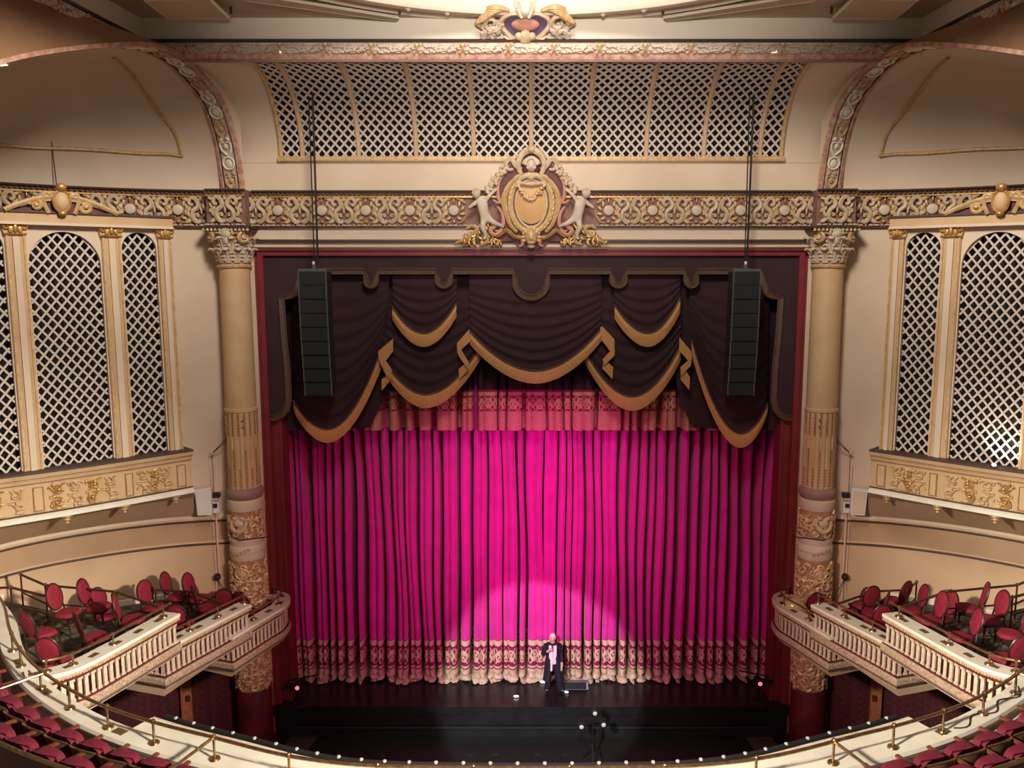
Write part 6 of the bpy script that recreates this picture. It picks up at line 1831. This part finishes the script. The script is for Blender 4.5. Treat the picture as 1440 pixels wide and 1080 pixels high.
# wrapped follow lamp in the lowest right box
P = PZ(1494-1120, 856, 3.2); t = thing('wrapped_lamp', 'pear shaped lamp in clear wrap standing in the lowest right box', 'lamp', (-P.x, P.y, 2.55))
m = MB(mx=-1); m.lathe([(0, 2.56), (.16, 2.56), (.05, 2.6), (.03, 2.95), (.0, 2.96)], 12, (P.x, P.y)); part('stand', m, blackm, t)
m = MB(frame((-P.x, P.y, 3.22), (.85, 0, -.5), (0, -1, 0), (.5, 0, .85))); m.blob((0, 0, 0), (.34, .24, .24), 0, 16, 9); m.blob((.26, 0, 0), (.2, .14, .14), 0, 12, 7); part('wrapped_shade', m, wrapm, t)

# ------------------------------------------------------------------ fittings on the apse walls
def wall_fit(mx, word):
    def lw(px, py):
        l, z = on_surface(lambda a, b: apse(a, b), px, py, 0.0, 4.0, 2.5, 14); return l, z
    l, z = lw(290, 700); p, t_, n = wall_at(l)
    if mx == 1:
        t = thing('wall_speaker', 'white wedge shaped loudspeaker on the left wall under the ledge end', 'loudspeaker', (mx*p.x, p.y, z-.35))
    else:
        t = thing('wall_speaker', 'pale loudspeaker box in shadow on the right wall under the ledge end', 'loudspeaker', (mx*p.x, p.y, z-.35))
    F = frame((p.x, p.y, z), t_, n)
    m = MB(F, mx, smooth=False); m.prism([(-.2, -.36), (.16, -.36), (.2, .34), (-.2, .38)], .12, .42); part('cabinet', m, whitep, t)
    m = MB(F, mx, smooth=False); m.prism([(-.16, -.3), (.12, -.3), (.15, .28), (-.16, .3)], .42, .44); part('grille', m, cream if mx < 0 else whitep, t)
    m = MB(F, mx, smooth=False); m.box((0, 0, .06), (.08, .1, .14)); part('bracket', m, greyp, t)
    l, z = lw(303, 700); p, t_, n = wall_at(l); F = frame((p.x, p.y, 0), t_, n)
    t = thing('conduit_run', f'cream conduit with small boxes running down the {word} wall beside the column', 'conduit', (mx*p.x, p.y, 3.0), group='conduit runs beside the columns')
    z0, z1 = 3.0, lw(303, 640)[1]
    m = MB(F, mx); m.tube([(0, z0, .03), (0, z1, .03)], .03, 6); part('pipe', m, conduit, t)
    m = MB(F, mx); m.tube([(.09, z0, .02), (.09, z1-.3, .02)], .014, 5); part('thin_pipe', m, conduit, t)
    m = MB(F, mx); m.tube([(0, z1-.02, .05), (-.02, z1+.08, .12), (.05, z1+.1, .16)], .03, 6); part('pipe_elbow', m, conduit, t)
    for dz, w_, h_, mm in ((z+.12, .3, .12, blackm), (z+.04, .2, .14, conduit), (z-.22, .24, .3, whitep), (z-.16, .14, .1, blackm)):
        m = MB(F, mx, smooth=False); m.box((0, dz, .1 if mm is not blackm else .16), (w_, h_, .16)); part('junction_box', m, mm, t)
    l2, z2 = lw(307, 809); p, t_, n = wall_at(l2)
    F2 = frame((p.x, p.y, z2), t_, n)
    t = thing('wall_lantern', f'small black lantern clamped low on the {word} wall next to the column', 'lantern', (mx*p.x, p.y, z2), group='wall lanterns')
    m = MB(F2, mx); m.blob((0, 0, .12), (.09, .1, .12), 0, 10, 6); m.tube([(0, 0, .0), (0, 0, .1)], .025, 5); part('lantern_body', m, blackm, t)
    m = MB(F2, mx); m.tube([(0, -.05, .1), (-.25, -.5, .25), (-.42, -.82, .3)], .012, 5); part('cable', m, cordm, t)
    a = Vector(apse(lw(300, 636)[0], lw(300, 636)[1], .12)); b = Vector((-7.63, 21.36, PY(347, 590, 21.36).z))
    t = thing('stay_wire', f'pair of thin wires from the wall bracket to the {word} column', 'wire', (mx*a.x, a.y, a.z), group='stay wires')
    for dz in (0, .18):
        m = MB(mx=mx); m.tube([a, b+Vector((.2, 0, -dz))], .01, 4); part('wire', m, cordm, t)
    c = Vector((-8.02, 21.6, PY(330, 756, 21.4).z)); 
    t = thing('column_rod', f'thin black rod across the {word} column girdle', 'rod', (mx*c.x, c.y, c.z), group='rods across the columns')
    m = MB(mx=mx); m.tube([c, (-7.63, 21.22, c.z-.02), (-6.95, 21.55, c.z-.02)], .016, 5); part('rod', m, cordm, t)
    # thin aerial above the frieze
    if mx == 1:
        l, z = lw(78, 258); p = Vector(apse(l, FZ1-.0, .2)); t = thing('aerial_wire', 'thin dark wire rising from the left frieze above the small cartouche', 'wire', p)
        m = MB(); q = PY(72, 195, p.y); m.tube([p, (q.x, p.y, q.z)], .012, 5); part('wire', m, cordm, t)
wall_fit(1, 'left'); wall_fit(-1, 'right')
# door jamb lit under the boxes
for mx, word in ((1, 'left'), (-1, 'right')):
    l, z = on_surface(lambda a, b: apse(a, b), 265, 1020, .2, 8, -1.2, 3); p, t_, n = wall_at(l); F = frame((p.x, p.y, 0), t_, n)
    t = thing('door_jamb', f'orange brown door jamb on the dark wall beneath the {word} boxes', 'door jamb', (mx*p.x, p.y, -1.2), group='door jambs under the boxes')
    m = MB(F, mx, smooth=False); m.prism([(-.14, -1.2), (.14, -1.2), (.14, 1.2), (-.14, 1.2)], .0, .16); part('post', m, shadowwood, t)
    m = MB(F, mx, smooth=False); m.box((-.06, .45, .2), (.1, .16, .08)); part('lock_plate', m, brass, t)
    m = MB(F, mx, smooth=False); m.prism([(-.2, 1.2), (1.1, 1.2), (1.1, 2.1), (-.2, 2.1)], .0, .2); part('dark_lintel', m, blackm, t)

# lamp on the right ledge lighting the lattice
c = SF(su(90, 640)[0], LZ1+.1, .3)
t = thing('ledge_lamp', 'small lamp standing on the right ledge behind its cap, lighting the lattice', 'lamp', (-c[0], c[1], LZ1))
m = MB(mx=-1); m.lathe([(0, LZ1+.04), (.07, LZ1+.03), (.09, LZ1)], 12, (c[0], c[1])); part('base', m, blackm, t)
m = MB(mx=-1); m.blob((c[0], c[1], LZ1+.06), (.05, .05, .03)); part('bulb', m, glow, t)
tgt = SF(su(78, 610)[0], su(78, 610)[1], 0)
spot('ledge_lamp_light', (-c[0], c[1], LZ1+.12), (-tgt[0], tgt[1], tgt[2]), 130, 1.0, 60, (1, .97, .9), .03)
